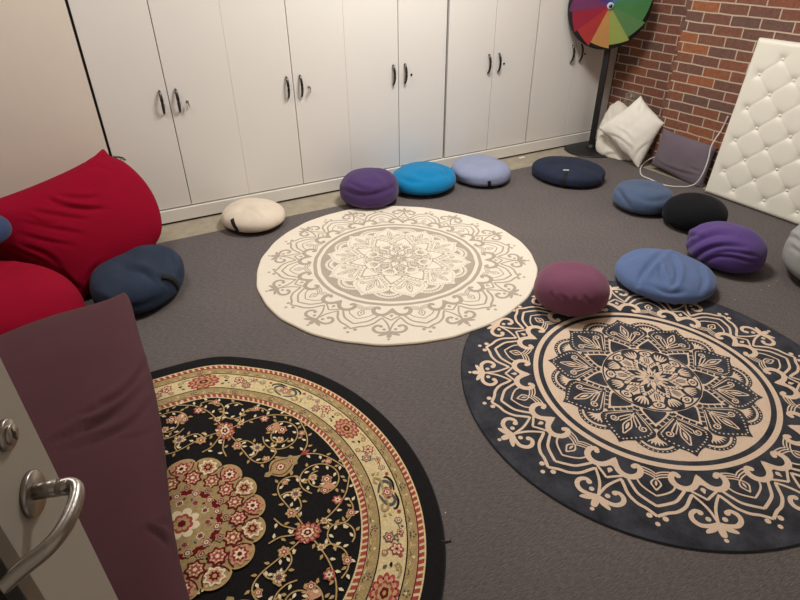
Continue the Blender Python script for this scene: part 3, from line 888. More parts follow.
    for q in range(4):
        for m in (1, -1):
            t = T0 + 90 * q
            vines = [
                [(0.56, 0), (0.615, 3.5), (0.655, 9), (0.69, 16)],
                [(0.487, 45), (0.548, 38.5), (0.603, 33), (0.652, 27), (0.69, 20)],
                [(0.487, 45), (0.447, 37), (0.408, 28), (0.388, 19), (0.398, 12), (0.430, 9), (0.468, 9.5), (0.492, 12), (0.498, 16)],
                [(0.388, 20), (0.425, 19), (0.455, 23), (0.462, 30), (0.440, 34)],
                [(0.352, 36), (0.385, 41), (0.43, 43), (0.487, 45)],
                [(0.55, 38.5), (0.585, 41), (0.64, 39), (0.665, 34), (0.655, 30)],
            ]
            x0, y0 = 0.567 * math.cos(math.radians(17)), 0.567 * math.sin(math.radians(17))
            vines.append([(math.hypot(x0 + .083 * math.cos(a), y0 + .083 * math.sin(a)), math.degrees(math.atan2(y0 + .083 * math.sin(a), x0 + .083 * math.cos(a)))) for a in np.linspace(2.6, 8.2, 12)])
            vines.append([(math.hypot(x0 + .045 * math.cos(a), y0 + .045 * math.sin(a)), math.degrees(math.atan2(y0 + .045 * math.sin(a), x0 + .045 * math.cos(a)))) for a in np.linspace(1.0, 5.2, 9)])
            x0, y0 = 0.615 * math.cos(math.radians(45)), 0.615 * math.sin(math.radians(45))
            if m == 1: vines.append([(math.hypot(x0 + .052 * math.cos(a), y0 + .052 * math.sin(a)), math.degrees(math.atan2(y0 + .052 * math.sin(a), x0 + .052 * math.cos(a)))) for a in np.linspace(0.2, 5.6, 12)])
            for v in vines: ink.stroke(v, t, VN, TAN, m, n=6)
            ink.lift()
            for vi, v in enumerate(vines):
                Pl = np.array(ink.P(v, t, m, 8)); sl = np.concatenate([[0], np.cumsum(np.linalg.norm(np.diff(Pl, axis=0), axis=1))]); q_ = 0.012; side = 1
                while q_ < sl[-1] - .006:
                    k_ = min(int(np.searchsorted(sl, q_)), len(Pl) - 2); d_ = Pl[k_ + 1] - Pl[k_ - 1]; an = math.atan2(d_[1], d_[0]) + side * 0.95 * m; L_ = 0.019; w_ = 0.0052
                    ca, sa = math.cos(an), math.sin(an); bx0 = Pl[k_] + 0.006 * np.array([ca, sa])
                    ink.fillxy([(bx0[0] + x * ca - y * sa, bx0[1] + x * sa + y * ca) for x, y in ((0, 0), (L_ * .35, w_), (L_ * .7, w_ * .7), (L_, 0), (L_ * .7, -w_ * .6), (L_ * .35, -w_))], PAL if side > 0 else TAN)
                    side = -side; q_ += 0.0235
            flower(0.595, t + m * 18.5, 0.022, BLU, RED, PAL, CRI, 6); flower(0.545, t + m * 15.2, 0.018, TAN, PAL, RED, BLU, 6)
            flower(0.570, t + m * 24, 0.0165, BLU, CRI, PAL, RED, 6); flower(0.452, t + m * 21.5, 0.024, TAN, PAL, SLA, RED, 8)
            flower(0.610, t + m * 29.8, 0.021, RED, BLU, PAL, SLA, 6); flower(0.420, t + m * 33.5, 0.021, TAN, BLU, RED, PAL, 6)
            flower(0.640, t + m * 10, 0.015, BLU, RED, PAL, RED, 5); flower(0.430, t + m * 11.5, 0.015, TAN, RED, PAL, RED, 5)
            flower(0.655, t + m * 36, 0.017, BLU, RED, PAL, CRI, 6); flower(0.548, t + m * 39, 0.015, TAN, PAL, RED, TAN, 6)
            # small bird like split leaves
            ink.fill([(0.60, 20.5), (0.618, 22.8), (0.600, 24.2), (0.572, 22.6), (0.553, 20.6), (0.580, 21.2)], t, BLU, m)
        palmette(0.487, T0 + 90 * q + 45, 0.040, 0.4, c=(RED, BLU, CRI, PAL), ex=1.2)
        # pendant
        t = T0 + 90 * q
        ink.lift()
        pen = [(0.37, 0), (0.385, 2.2), (0.40, 1.8), (0.415, 5.0), (0.44, 7.2), (0.465, 6.6), (0.475, 7.0), (0.49, 5.0), (0.505, 3.4), (0.52, 3.6), (0.530, 1.6), (0.56, 0)]
        P = ink.P(pen, t, 1, 3) + ink.P(pen, t, -1, 3)[::-1]
        ink.fillxy(P, GLD); ink.lift()
        for m in (1, -1):
            ink.stroke([(0.405, 1.2), (0.43, 4.8), (0.46, 5.0), (0.50, 2.4)], t, 0.005, CRI, m)
        flower(0.452, t, 0.030, TAN, RED, PAL, CRI, 8); flower(0.50, t, 0.012, RED, PAL, CRI, RED, 5)
        ink.fill([(0.56, 0), (0.575, 1.2), (0.605, 0), (0.575, -1.2)], t, RED)
    # medallion
    ink.lift(12)
    def scal(r, n, d, col, ph=0):
        ink.fillxy([ink.w(r * (1 - d + d * abs(math.cos(n / 2 * math.radians(a)))**.6), a + ph) for a in np.linspace(0, 360, 320, endpoint=False)], col)
    scal(0.325, 16, .10, TAN, T0); ink.lift(); scal(0.312, 16, .10, GLD, T0); ink.lift()
    rr = random.Random(3)
    for k in range(16):
        t = T0 + 22.5 * k
        flower(0.275, t, 0.040 if k % 2 else 0.036, BLU if k % 2 else PAL, RED if k % 2 else BLU, PAL if k % 2 else CRI, CRI if k % 2 else TAN, 8)
        ink.lift(); flower(0.214, t + 11.25, 0.035, CRI, TAN if k % 2 else BLU, RED, PAL, 7)
        for m in (1, -1):
            ink.stroke([(0.235, 2), (0.262, 8.5), (0.295, 9.6)], t, 0.0055, CRI, m)
        for j in range(6): ink.dot(0.18 + .13 * rr.random(), t + 22 * rr.random(), 0.0055, rr.choice([SLA, CRM, RED, BLU, BK]), 6)
    ink.lift(6); scal(0.156, 12, .06, CRI, T0); ink.lift(); scal(0.136, 12, .07, GLD, T0 + 15); ink.lift()
    for k in range(12):
        flower(0.137, T0 + 30 * k + 15, 0.018, BLU, SLA, PAL, RED, 6); flower(0.168, T0 + 30 * k, 0.018, TAN, SLA, BLU, CRI, 6)
    for k in range(8):
        leaf(0.10, T0 + 45 * k, 0.4, 0.018, .006, SLA); leaf(0.105, T0 + 45 * k + 20, -0.6, 0.018, .006, CRI)
    for k in range(10): flower(0.098, T0 + 36 * k, 0.014, BLU if k % 2 else PAL, SLA, RED, CRI, 6)
    ink.lift(6); scal(0.070, 8, .34, PAL, T0); ink.lift(); scal(0.044, 8, .2, RED, T0); ink.lift(); scal(0.032, 8, .25, TAN, T0); ink.lift(); scal(0.016, 6, .2, CRI, T0)
build_rug('round_rug', 'round black oriental rug with a wide cream flowered border, beside the plum bean bag', (-0.0958, 1.3128), 0.0, 0.005, R_pers, PM, oriental, M_edgedark)

# ------------------------------------------------------------------ cushions on the floor
M_strap = simple('black_webbing', rgb(18, 18, 20), rough=0.8, bump=0.3, bscale=500)
M_tagw = simple('white_label_cloth', rgb(200, 200, 200), rough=0.8)
F_cream = fabric('cream_cotton', 221, 207, 188); F_purple = fabric('purple_cotton', 75, 53, 100); F_teal = fabric('turquoise_cotton', 16, 125, 178)
F_lilac = fabric('lilac_cotton', 145, 152, 180); F_navy = fabric('navy_denim', 42, 48, 67, var=.1); F_blue = fabric('blue_cotton', 80, 96, 124)
F_black = fabric('black_cotton', 20, 21, 24); F_purple2 = fabric('violet_cotton', 87, 64, 125); F_blue2 = fabric('mid_blue_cotton', 88, 107, 147)
F_plum = fabric('plum_cotton', 116, 68, 90); F_denim = fabric('slate_denim', 46, 56, 74, var=.16, bump=.4)
G = 'meditation cushions around the rugs'
def C(label, fit, e, mat, **k): return cushion('floor_cushion', label, 'cushion', fit, e, mat, group=G, **k)
r, o, bv, O = C('round cream floor cushion with a black strap on its side', (0.698, 3.388, 0.195, 0.209, 0.155, 0.065), .85, F_cream, seed=1,
    strokes=[([(238, 212), (245, 208), (252, 210)], .006, 3), ([(250, 209), (258, 214), (262, 220)], .002, 2)])
ribbon_on(bv, O, [(232, 219), (234, 225), (238.5, 232)], 0.0125, M_strap, r)
C('dark purple floor cushion between the cream and the turquoise ones', (1.484, 3.355, 0.196, 0.200, 0.008, 0.105), .75, F_purple, seed=2,
    strokes=[([(343, 190), (362, 195), (380, 193), (396, 186)], .013, 2.6), ([(374, 170), (386, 178), (390, 188)], .008, 2.5), ([(350, 183), (362, 189), (374, 190)], .007, 2)])
C('turquoise floor cushion against the cabinet plinth', (1.922, 3.395, 0.234, 0.225, 0.2, 0.080), .85, F_teal, seed=3,
    strokes=[([(408, 171), (428, 177), (450, 174)], .009, 3), ([(436, 165), (446, 170), (451, 180)], .010, 2), ([(398, 177), (412, 182), (425, 182)], .006, 2.5)])
r, o, bv, O = C('pale lilac-blue floor cushion with a small black tag', (2.381, 3.349, 0.206, 0.231, 0.06, 0.068), .7, F_lilac, seed=4,
    strokes=[([(460, 160), (478, 164), (500, 161)], .013, 3.2), ([(452, 172), (458, 180), (468, 184)], .006, 2.5)])
ribbon_on(bv, O, [(489, 181), (489.5, 183.5), (489.5, 186)], 0.0115, M_strap, r, 'tag')
r, o, bv, O = C('flat navy floor cushion with a black carry strap, beside the wheel stand', (2.95, 3.057, 0.225, 0.269, 0.333, 0.055), .6, F_navy, seed=5,
    strokes=[([(590, 168), (599, 173), (604, 180)], .014, 2.2), ([(535, 168), (548, 164), (570, 164), (592, 169)], .006, 2.2)])
ribbon_on(bv, O, [(566, 172), (564.5, 178), (563.5, 185.5)], 0.0125, M_strap, r)
ribbon_on(bv, O, [(563, 170.3), (566, 170.2), (569, 170.5)], 0.005, M_tagw, r, 'label_patch', lift=.004)
C('small steel-blue floor cushion in front of the mauve pillow', (3.016, 2.414, 0.186, 0.19, 0.035, 0.079), .75, F_blue, seed=6,
    strokes=[([(616, 188), (622, 196), (628, 206)], .013, 2.5), ([(636, 196), (652, 201), (670, 198)], .008, 3), ([(630, 184), (650, 186), (664, 190)], .005, 2.5)])
C('plain black floor cushion between the small blue and the violet ones', (3.091, 2.075, 0.188, 0.178, -0.193, 0.087), .8, F_black, seed=7)
C('rumpled violet floor cushion behind the long blue one', (2.825, 1.661, 0.174, 0.204, -0.029, 0.107), .8, F_purple2, seed=8, wob=.006,
    strokes=[([(686, 250), (700, 240), (717, 234), (735, 235)], .012, 2.2), ([(690, 262), (704, 251), (722, 246), (745, 248)], .014, 2.2),
             ([(698, 268), (712, 258), (730, 257), (752, 262)], .010, 2.0), ([(712, 254), (730, 252), (755, 256)], .011, 2.0), ([(683, 243), (690, 236), (699, 236)], .014, 2.2)])
C('long mid-blue floor cushion lying on the far edge of the dark rug', (2.354, 1.649, 0.241, 0.244, -0.097, 0.056), .75, F_blue2, seed=9, zb=.0085, wob=.006,
    strokes=[([(664, 251), (653, 260), (643, 272), (638, 284)], .020, 2.8), ([(660, 262), (661, 274), (667, 284)], .012, 2.0), ([(670, 256), (677, 266), (676, 280), (670, 288)], .013, 2.2), ([(652, 286), (668, 293), (686, 292)], .009, 2.5), ([(698, 268), (704, 280), (700, 292)], .009, 2.5), ([(622, 262), (630, 256), (642, 254)], .008, 2.5)])
C('round plum floor cushion where the cream and dark rugs meet', (1.800, 1.721, 0.174, 0.175, 0.18, 0.097), .75, F_plum, seed=10, zb=.012, wob=.005,
    strokes=[([(562, 296), (566, 300), (567, 307)], .006, 1.6), ([(575, 298), (577, 304)], .006, 1.6), ([(585, 296), (588, 303)], .006, 1.6), ([(551, 292), (553, 299)], .006, 1.6)])
r, o, bv, O = C('flat slate denim floor cushion with a black handle, beside the red bean bag', (-0.036, 2.848, 0.279, 0.213, 1.224, 0.089), .6, F_denim, seed=11, wob=.007,
    strokes=[([(119, 263), (127, 268), (143, 272), (157, 284)], .013, 3.2), ([(170, 254), (174, 266), (176, 276)], .010, 3), ([(156, 274), (162, 281), (170, 288)], .008, 2.5), ([(99, 296), (118, 306), (140, 306), (160, 297)], .004, 2.5)])
ribbon_on(bv, O, [(162, 276.5), (168, 277.5), (174, 281), (178, 288)], 0.014, M_strap, r, 'handle', lift=.008)

# ------------------------------------------------------------------ big bags
F_red = fabric('crimson_jersey', 142, 2, 36, sheen=0.0, var=.04, bump=.12)
F_plumbag = fabric('plum_jersey', 82, 50, 55, sheen=.1, var=.04, bump=.12)
def clampV(V, ymax=None, zmin=None):
    if ymax is not None: V[:, 1] = np.where(V[:, 1] > ymax - .0, ymax - 0.0 + 0.0005 * np.tanh(V[:, 1] - ymax), V[:, 1])
    if zmin is not None: V[:, 2] = np.maximum(V[:, 2], zmin)
    return V
def unit(v): v = np.asarray(v, float); return v / np.linalg.norm(v)
# red: back lobe leaning on the panels
e1 = unit((0.94, 0.30, 0)); nrm = unit((0.24, -0.72, 0.62)); nrm = unit(nrm - (nrm @ e1) * e1); e2 = np.cross(nrm, e1)
O = np.array([-0.22, 3.20, 0.34])
px = [(103, 150), (110, 157), (124, 163), (141, 178), (154, 197), (161, 218), (160, 236), (146, 256), (122, 272), (98, 288), (80, 298), (62, 284), (30, 268), (-10, 256), (-60, 252), (-120, 250), (-140, 235), (-100, 222), (-60, 215), (-20, 208), (20, 194), (60, 177), (88, 163), (97, 156)]
ol = outline_px(px, O, e1, e2)
ol2 = ol
V1, F1 = puff(O, e1, e2, ol2, 0.17, 0.30, p=2.0, q=.5, rings=60, sm=9, center=outline_px([(50, 222)], O, e1, e2)[0])
V1 = clampV(V1, YF - 0.016, 0.003)
V1 = crease(V1, F1, [([(48, 199), (65, 206), (85, 209), (104, 209)], .012, 2.2), ([(58, 196), (80, 198), (100, 197)], .006, 2), ([(30, 210), (60, 216), (90, 220)], .005, 2.2), ([(22, 222), (50, 228), (84, 234)], .006, 2.2),
    ([(20, 234), (45, 241), (75, 246)], .005, 2.2), ([(24, 214), (40, 222), (60, 224)], .004, 2), ([(60, 270), (72, 283), (82, 290)], .006, 2.5), ([(88, 282), (92, 272), (102, 262)], .005, 2.5),
    ([(86, 166), (100, 167), (112, 172)], .004, 2.5), ([(20, 246), (45, 254), (60, 266)], .006, 2.5), ([(10, 248), (30, 256), (46, 264)], .005, 2)])
# red: seat lobe
tmp = []
def lobe(cx, cy, a, b_, yaw, c, e, strokes):
    root, ob, bvh, O_ = cushion('tmp', '', '', (cx, cy, a, b_, yaw, c), e, F_red, seed=21, wob=.006, strokes=strokes, parent=empty('tmp'))
    V = np.array([v.co[:] for v in ob.data.vertices]) + O_; F = [tuple(p.vertices) for p in ob.data.polygons]
    par = ob.parent; bpy.data.objects.remove(ob); bpy.data.objects.remove(par)
    return V, F
V2, F2 = lobe(-0.70, 2.56, 0.43, 0.37, -0.25, 0.19, .72, [([(2, 262), (12, 258), (26, 262)], .010, 2), ([(0, 270), (14, 267), (24, 268)], .008, 2), ([(4, 254), (16, 253), (26, 256)], .008, 2)])
n1 = len(V1)
VV = np.vstack([V1, V2]); FF = list(F1) + [tuple(i + n1 for i in f) for f in F2]
red = mesh_obj('bean_bag', VV - np.array([-0.4, 2.9, 0]), FF, F_red); red.location = (-0.4, 2.9, 0)
tag(red, 'huge crimson bean bag folded into a seat against the off-white panel', 'bean bag')
# plum bag
zt = 0.155
e1 = unit((1, 0.02, 0)); e2 = unit((-0.02, 1, zt)); e2 = unit(e2 - (e2 @ e1) * e1)
O = np.array([-0.40, 1.40, 0.235])
px = [(126, 294), (131, 303), (138, 330), (149, 368), (158, 408), (163.5, 445), (166, 475), (170, 510), (178, 555), (190, 600), (203, 650)]
ol = outline_px(px, O, e1, e2) + [(0.16, -0.62), (-0.05, -0.60), (-0.20, -0.45), (-0.36, -0.1), (-0.50, 0.3), (-0.52, 0.55)] + outline_px([(-40, 352), (0, 337), (30, 325), (60, 315), (90, 307), (112, 300), (122, 295)], O, e1, e2)
V, F = puff(O, e1, e2, ol, 0.075, 0.26, p=2.6, q=.5, rings=60, sm=8)
V = clampV(V, None, 0.0105)
V = crease(V, F, [([(52, 442), (80, 430), (110, 416), (148, 384)], .014, 3.2), ([(60, 450), (95, 440), (130, 424), (152, 400)], .009, 3), ([(100, 405), (125, 392), (146, 365)], .013, 3), ([(62, 425), (90, 412), (120, 400)], .003, 3),
    ([(146, 530), (158, 533), (168, 545)], .014, 2.5), ([(148, 528), (160, 524), (170, 520)], .005, 2.5), ([(120, 440), (140, 436), (160, 428)], .003, 2.5)])
pb = mesh_obj('bean_bag', V - np.array([-0.35, 1.4, 0]), F, F_plumbag); pb.location = (-0.35, 1.4, 0)
tag(pb, 'long plum bean bag beside the open door, lying over the oriental rug', 'bean bag')
# grey bean bag at the right edge
F_grey = fabric('grey_jersey', 158, 156, 152, sheen=.1)
r, o, bv, O = cushion('bean_bag', 'grey bean bag at the right edge, in front of the tufted headboard', 'bean bag', (3.165, 1.235, 0.285, 0.285, 0, 0.17), .8, F_grey, seed=31,
    strokes=[([(788, 236), (795, 238), (800, 243)], .010, 2.2), ([(790, 246), (796, 250), (800, 254)], .008, 2)])
o.name = 'bag_cover'
# blue cushion lying on the red bag at the left edge
cushion('throw_cushion', 'small blue cushion at the left edge, resting on the crimson bean bag', 'cushion', (-0.632, 2.90, 0.15, 0.15, 0, 0.06), .8, fabric('dusk_blue_cotton', 52, 66, 100), zb=.395, seed=33)

# ------------------------------------------------------------------ pillows by the brick wall
def pillow(name, label, corners, P0, nrm, T, mat, strokes=(), bow=0.06, cat='pillow', noise=0.0, seed=3, gap=3.895, bows=None):
    """stuffed square: corners in order; edges bow in, corners stay thin"""
    nrm = unit(nrm); e1 = unit(np.cross((0, 0, 1), nrm)); e2 = np.cross(nrm, e1)
    C_ = np.array(outline_px(corners, P0, e1, e2))
    if np.sum(C_[:, 0] * np.roll(C_[:, 1], -1) - np.roll(C_[:, 0], -1) * C_[:, 1]) < 0: C_ = C_[::-1]
    cen = C_.mean(0); m = 61; t = np.linspace(-1, 1, m)
    def edge(a, b, k):
        q = (t[:, None] + 1) / 2; mid = (a + b) / 2; d = cen - mid
        bw = bow if bows is None else bows[k]
        return a + (b - a) * q + d * bw * (1 - t[:, None] ** 4)
    e_b = edge(C_[0], C_[1], 0); e_r = edge(C_[1], C_[2], 1); e_t = edge(C_[3], C_[2], 2); e_l = edge(C_[0], C_[3], 3)
    X, Y = np.meshgrid(t, t); u = ((X + 1) / 2)[..., None]; v = ((Y + 1) / 2)[..., None]
    S = (1 - v) * e_b[None] + v * e_t[None] + (1 - u) * e_l[:, None] + u * e_r[:, None] - ((1 - u) * (1 - v) * C_[0] + u * (1 - v) * C_[1] + u * v * C_[2] + (1 - u) * v * C_[3])
    H = T * ((1 - np.abs(X) ** 2.6) * (1 - np.abs(Y) ** 2.6)) ** 0.55
    def P3(h): return P0 + e1 * S[..., :1] + e2 * S[..., 1:] + nrm * h[..., None]
    top = P3(H).reshape(-1, 3); bot = P3(-H).reshape(-1, 3); n0 = len(top); F = []
    idx = lambda j, i: j * m + i
    edgeset = lambda j, i: j in (0, m - 1) or i in (0, m - 1)
    bi = lambda j, i: idx(j, i) if edgeset(j, i) else n0 + idx(j, i)
    for j in range(m - 1):
        for i in range(m - 1):
            F.append((idx(j, i), idx(j, i + 1), idx(j + 1, i + 1), idx(j + 1, i)))
            F.append((bi(j, i), bi(j + 1, i), bi(j + 1, i + 1), bi(j, i + 1)))
    V = np.vstack([top, bot])
    used = sorted({k for f in F for k in f}); remap = {k: q for q, k in enumerate(used)}
    V = V[used]; F = [tuple(remap[k] for k in f) for f in F]
    if noise: V = V + compute_normals(V, F) * (noise3(V, seed, 5.0) * noise)[:, None]
    V = crease(V, F, strokes)
    d = V @ NB; V = V - NB * np.maximum(d - gap, 0)[:, None]
    V[:, 2] = np.maximum(V[:, 2], 0.002)
    O = np.array([P0[0], P0[1], 0]); o = mesh_obj(name, V - O, F, mat); o.location = O
    tag(o, label, cat); return o
F_white = fabric('white_pillow_cotton', 240, 234, 223, var=.02, sheen=.05)
F_white2 = fabric('white_pillow_slip', 226, 219, 206, var=.02, sheen=.05)
F_mauve = fabric('mauve_linen', 112, 100, 109, var=.08)
Pb = floor_at(638, 168)
pillow('bed_pillow', 'white square pillow balanced on its corner, in front of another pillow', [(641, 95.5), (664.5, 123), (638.5, 169), (598.5, 128)],
       Pb, (-0.88, -0.40, 0.34), 0.075, F_white, [([(606, 134), (618, 138), (632, 149)], .005, 1.5), ([(612, 126), (626, 134), (634, 144)], .003, 1.5), ([(642, 102), (640, 112)], .003, 1.5), ([(634, 160), (640, 150), (650, 142)], .004, 1.5)], noise=.005, bow=.05, gap=4.0)
Pb2 = floor_at(618, 163)
pillow('bed_pillow', 'crumpled white pillow standing behind the other, next to the wheel stand', [(618.5, 100), (655, 130), (633, 171), (597, 151)],
       Pb2 + np.array([.085, .085, .0]), (-0.72, -0.52, 0.42), 0.06, F_white2, [([(598, 112), (602, 130), (608, 150)], .007, 1.8), ([(600, 140), (612, 150), (628, 163)], .008, 1.8), ([(612, 108), (610, 118)], .006, 1.5), ([(604, 156), (612, 154), (622, 160)], .008, 1.5)], noise=.013, seed=9, bows=(-.06, .0, -.06, -.34), gap=4.07)
Pm = floor_at(676, 179)
pillow('throw_pillow', 'mauve-grey square pillow leaning on the brick wall', [(663, 128), (718, 147), (702, 192), (651, 164)],
       Pm + NB * 0.015, -NB + np.array([0, 0, .24]), 0.045, F_mauve, [([(664, 166), (680, 172), (696, 176)], .005, 1.6), ([(656, 160), (664, 166)], .003, 1.5), ([(690, 168), (700, 172)], .004, 1.5)], seed=12, bow=.05)

# ------------------------------------------------------------------ tufted headboard
M_vinyl = simple('ivory_vinyl', rgb(240, 235, 220), rough=0.42, spec=0.45, var=.01, bump=.08, bscale=250)
BL = np.array([3.5845, 2.3906, 0.003]); TL = np.array([3.68522, 2.40872, 0.97854])
e1 = TB; up = (TL - BL) - ((TL - BL) @ e1) * e1; LH = 0.984; up = unit(up); nf = np.cross(e1, up)
if nf @ (CAM - BL) < 0: nf = -nf
W_ = 1.02
hb = empty('tufted_headboard', BL); tag(hb, 'ivory button-tufted headboard leaning against the brick wall', 'headboard')
na, nb = 205, 198
aa = np.linspace(0, W_, na); bb = np.linspace(0, LH, nb); A_, B_ = np.meshgrid(aa, bb)
u_ = (A_ - 0.0855) / 0.1045; v_ = (B_ - 0.0765) / 0.1012
buttons = [(0.0855 + .1045 * i, 0.0765 + .1012 * j) for i in range(0, 9) for j in range(0, 9) if (i + j) % 2 == 1]
H = np.zeros_like(A_)
s1 = (u_ + v_ - 1) / 2; s2 = (u_ - v_ - 1) / 2
d1 = np.abs(s1 - np.round(s1)); d2 = np.abs(s2 - np.round(s2))
inside = 1 / (1 + np.exp(-np.minimum.reduce([A_ - 0.062, W_ - 0.062 - A_, B_ - 0.055, LH - 0.075 - B_]) / 0.010))
H -= (0.0024 * np.exp(-(np.minimum(d1, d2) / 0.07) ** 1.2) + 0.0012 * np.exp(-(np.minimum(d1, d2) / 0.02))) * inside
for (a, c) in buttons:
    H -= 0.017 * np.exp(-(((A_ - a) ** 2 + (B_ - c) ** 2) ** .5 / 0.021) ** 1.3)
edge = np.minimum.reduce([A_, W_ - A_, B_, LH - B_])
er = 0.028
H -= 0.026 * (1 - np.sqrt(np.clip(1 - (1 - np.clip(edge / er, 0, 1)) ** 2, 0, 1)))
P = (BL * 0)[None, None] + e1[None, None] * A_[..., None] + up[None, None] * B_[..., None] + nf[None, None] * H[..., None]
V = P.reshape(-1, 3); F = [(j * na + i, j * na + i + 1, (j + 1) * na + i + 1, (j + 1) * na + i) for j in range(nb - 1) for i in range(na - 1)]
# back and sides
ring = [(0, i) for i in range(na)] + [(j, na - 1) for j in range(1, nb)] + [(nb - 1, i) for i in range(na - 2, -1, -1)] + [(j, 0) for j in range(nb - 2, 0, -1)]
i0 = len(V); TH_ = 0.058
back = [(P[j, i] - nf * (TH_ + H[j, i])) for j, i in ring]
V = np.vstack([V, back]); n = len(ring)
for k in range(n):
    k2 = (k + 1) % n
    F.append((ring[k][0] * na + ring[k][1], i0 + k, i0 + k2, ring[k2][0] * na + ring[k2][1]))
F.append(tuple(range(i0, i0 + n)))
if np.cross(e1, up) @ nf < 0: F = [tuple(reversed(f)) for f in F]
V[:, 2] = np.maximum(V[:, 2], -0.002)
mesh_obj('padding', V, F, M_vinyl, hb)
bt = None
for (a, c) in buttons:
    hh = -0.018
    loc = e1 * a + up * c + nf * hh
    if bt is None:
        bt = lathe('button', [(0.0001, 0.0), (0.009, 0.0), (0.0095, 0.004), (0.0075, 0.008), (0.004, 0.0097), (0.0001, 0.010)], M_vinyl, hb, 16)
        bt.matrix_local = axes_matrix(loc, e1, np.cross(nf, e1), nf)
    else:
        b2 = bt.copy(); COL.objects.link(b2); b2.parent = hb; b2.matrix_local = axes_matrix(loc, e1, np.cross(nf, e1), nf)

# ------------------------------------------------------------------ rainbow wheel on its stand
base = floor_at(590.5, 149.5)
base = np.array([base[0], base[1] , 0.0])
wh = empty('prize_wheel', base); tag(wh, 'rainbow spinning wheel on a black pole stand before the cabinets', 'wheel')
lathe('base', [(0.0001, 0.0), (0.215, 0.0), (0.215, 0.006), (0.200, 0.011), (0.03, 0.020), (0.0001, 0.020)], M_black, wh, 64)
bm = bmesh.new(); add_box(bm, (-0.021, -0.021, 0.015), (0.021, 0.021, 1.22), 0.003)
po = bm_obj('pole', bm, M_black, wh); po.rotation_euler = (0, 0, 0.6)
lathe('collar', [(0.0001, 0.015), (0.045, 0.015), (0.045, 0.022), (0.035, 0.05), (0.0001, 0.05)], M_black, wh, 32)
wn = unit((-0.56, -0.83, 0.0))
ctr_plane = base + wn * 0.07
cw = hit(610.2, 5.8, ctr_plane, wn)
wx = unit(np.cross((0, 0, 1), wn)); wy = np.array([0, 0, 1.0])
RW = 0.292
Mw = axes_matrix(cw - base, wx, wy, wn)
lathe('wheel_rim', [(0.0001, -0.022), (RW, -0.022), (RW + .004, -0.018), (RW + .004, -0.004), (RW, 0.0), (0.0001, 0.0)], M_black, wh, 72, Mw)
hub = lathe('hub', [(0.0001, 0.0), (0.024, 0.0), (0.024, 0.012), (0.018, 0.017), (0.0001, 0.017)], simple('white_hub', rgb(190, 195, 205), rough=.4), wh, 32, Mw)
ax_ = lathe('axle', [(0.0001, -0.06), (0.012, -0.06), (0.012, 0.022), (0.0001, 0.022)], M_chrome, wh, 20, Mw)
SEG = [('violet', (92, 62, 140)), ('magenta', (132, 60, 112)), ('crimson', (176, 36, 66)), ('red', (196, 58, 58)), ('orange', (222, 160, 92)), ('lime', (176, 190, 96)),
       ('leaf_green', (104, 152, 92)), ('green', (84, 148, 84)), ('sea_green', (84, 150, 108)), ('sky_blue', (92, 136, 186)), ('blue', (70, 100, 168)), ('indigo', (74, 74, 152))]
a0 = 128.0
for k, (nm, c) in enumerate(SEG):
    s0 = math.radians(a0 + 30 * k); pts = [(0, 0)]
    m1 = 12
    for j in range(m1 + 1):
        f = j / m1; a = s0 + math.radians(30) * f
        r_ch = (0.90 + 0.085 * f) * (math.cos(math.radians(15)) / math.cos(math.radians(30 * f - 15)) * .5 + .5)
        pts.append((r_ch * RW * math.cos(a), r_ch * RW * math.sin(a)))
    z1 = 0.0035
    V = [Vector((x, y, 0.0002)) for x, y in pts] + [Vector((x, y, z1)) for x, y in pts]
    n = len(pts); F = [tuple(range(n))[::-1], tuple(range(n, 2 * n))] + [(i, (i + 1) % n, n + (i + 1) % n, n + i) for i in range(n)]
    sg_ = mesh_obj('segment', [Mw @ v for v in V], F, simple(nm + '_segment', rgb(*c, .68), rough=.45, var=.05, vscale=12), wh, smooth=False)
    sg_['label'] = nm.replace('_', ' ') + ' wedge'

# ------------------------------------------------------------------ door with lever
P0 = np.array([-0.18927, 0.61153, 0.98791]); ta = math.radians(74)
dt = np.array([math.cos(ta), math.sin(ta), 0]); dn = np.array([dt[1], -dt[0], 0])
hinge = P0 - dt * 0.84; hinge[2] = 0
Md = axes_matrix((0, 0, 0), dt, (0, 0, 1), dn)          # local x along door, y up, z out of face
door = empty('door', hinge); tag(door, 'open taupe door with a steel lever, at the left edge', 'door')
offx = 0.84
def dl(t, z, n=0.0): return np.array(dt * (t + offx) + np.array([0, 0, z]) + dn * n)
bm = bmesh.new(); 
# leaf with an opening for the narrow glazed light
x0, x1, g0, g1, gz0, gz1 = 0.0, offx + 0.0635, offx - 0.215, offx - 0.067, 0.62, 1.02 + .0
gz1 = 1.85
add_box(bm, (g1, 0.012, -0.044), (x1, 2.08, 0), 0.0); add_box(bm, (x0, 0.012, -0.044), (g0, 2.08, 0), 0.0)
add_box(bm, (g0, 0.012, -0.044), (g1, gz0, 0)); add_box(bm, (g0, gz1, -0.044), (g1, 2.08, 0))
bmesh.ops.transform(bm, matrix=Md, verts=bm.verts[:])
bm_obj('door_leaf', bm, M_door, door)
M_frame = simple('grey_metal_frame', rgb(128, 124, 118), rough=.35, metal=.7)
bm = bmesh.new(); fw_ = 0.024; gp = 0.002
for (a, b_, c, d) in ((g1 - fw_ - gp, gz0, g1 - gp, gz1), (g0 + gp, gz0, g0 + fw_ + gp, gz1), (g0 + fw_, gz0 + gp, g1 - fw_, gz0 + fw_), (g0 + fw_, gz1 - fw_, g1 - fw_, gz1 - gp)):
    add_box(bm, (a, b_, -0.03), (c, d, 0.002), 0.001)
bmesh.ops.transform(bm, matrix=Md, verts=bm.verts[:]); bm_obj('glazing_frame', bm, M_frame, door)
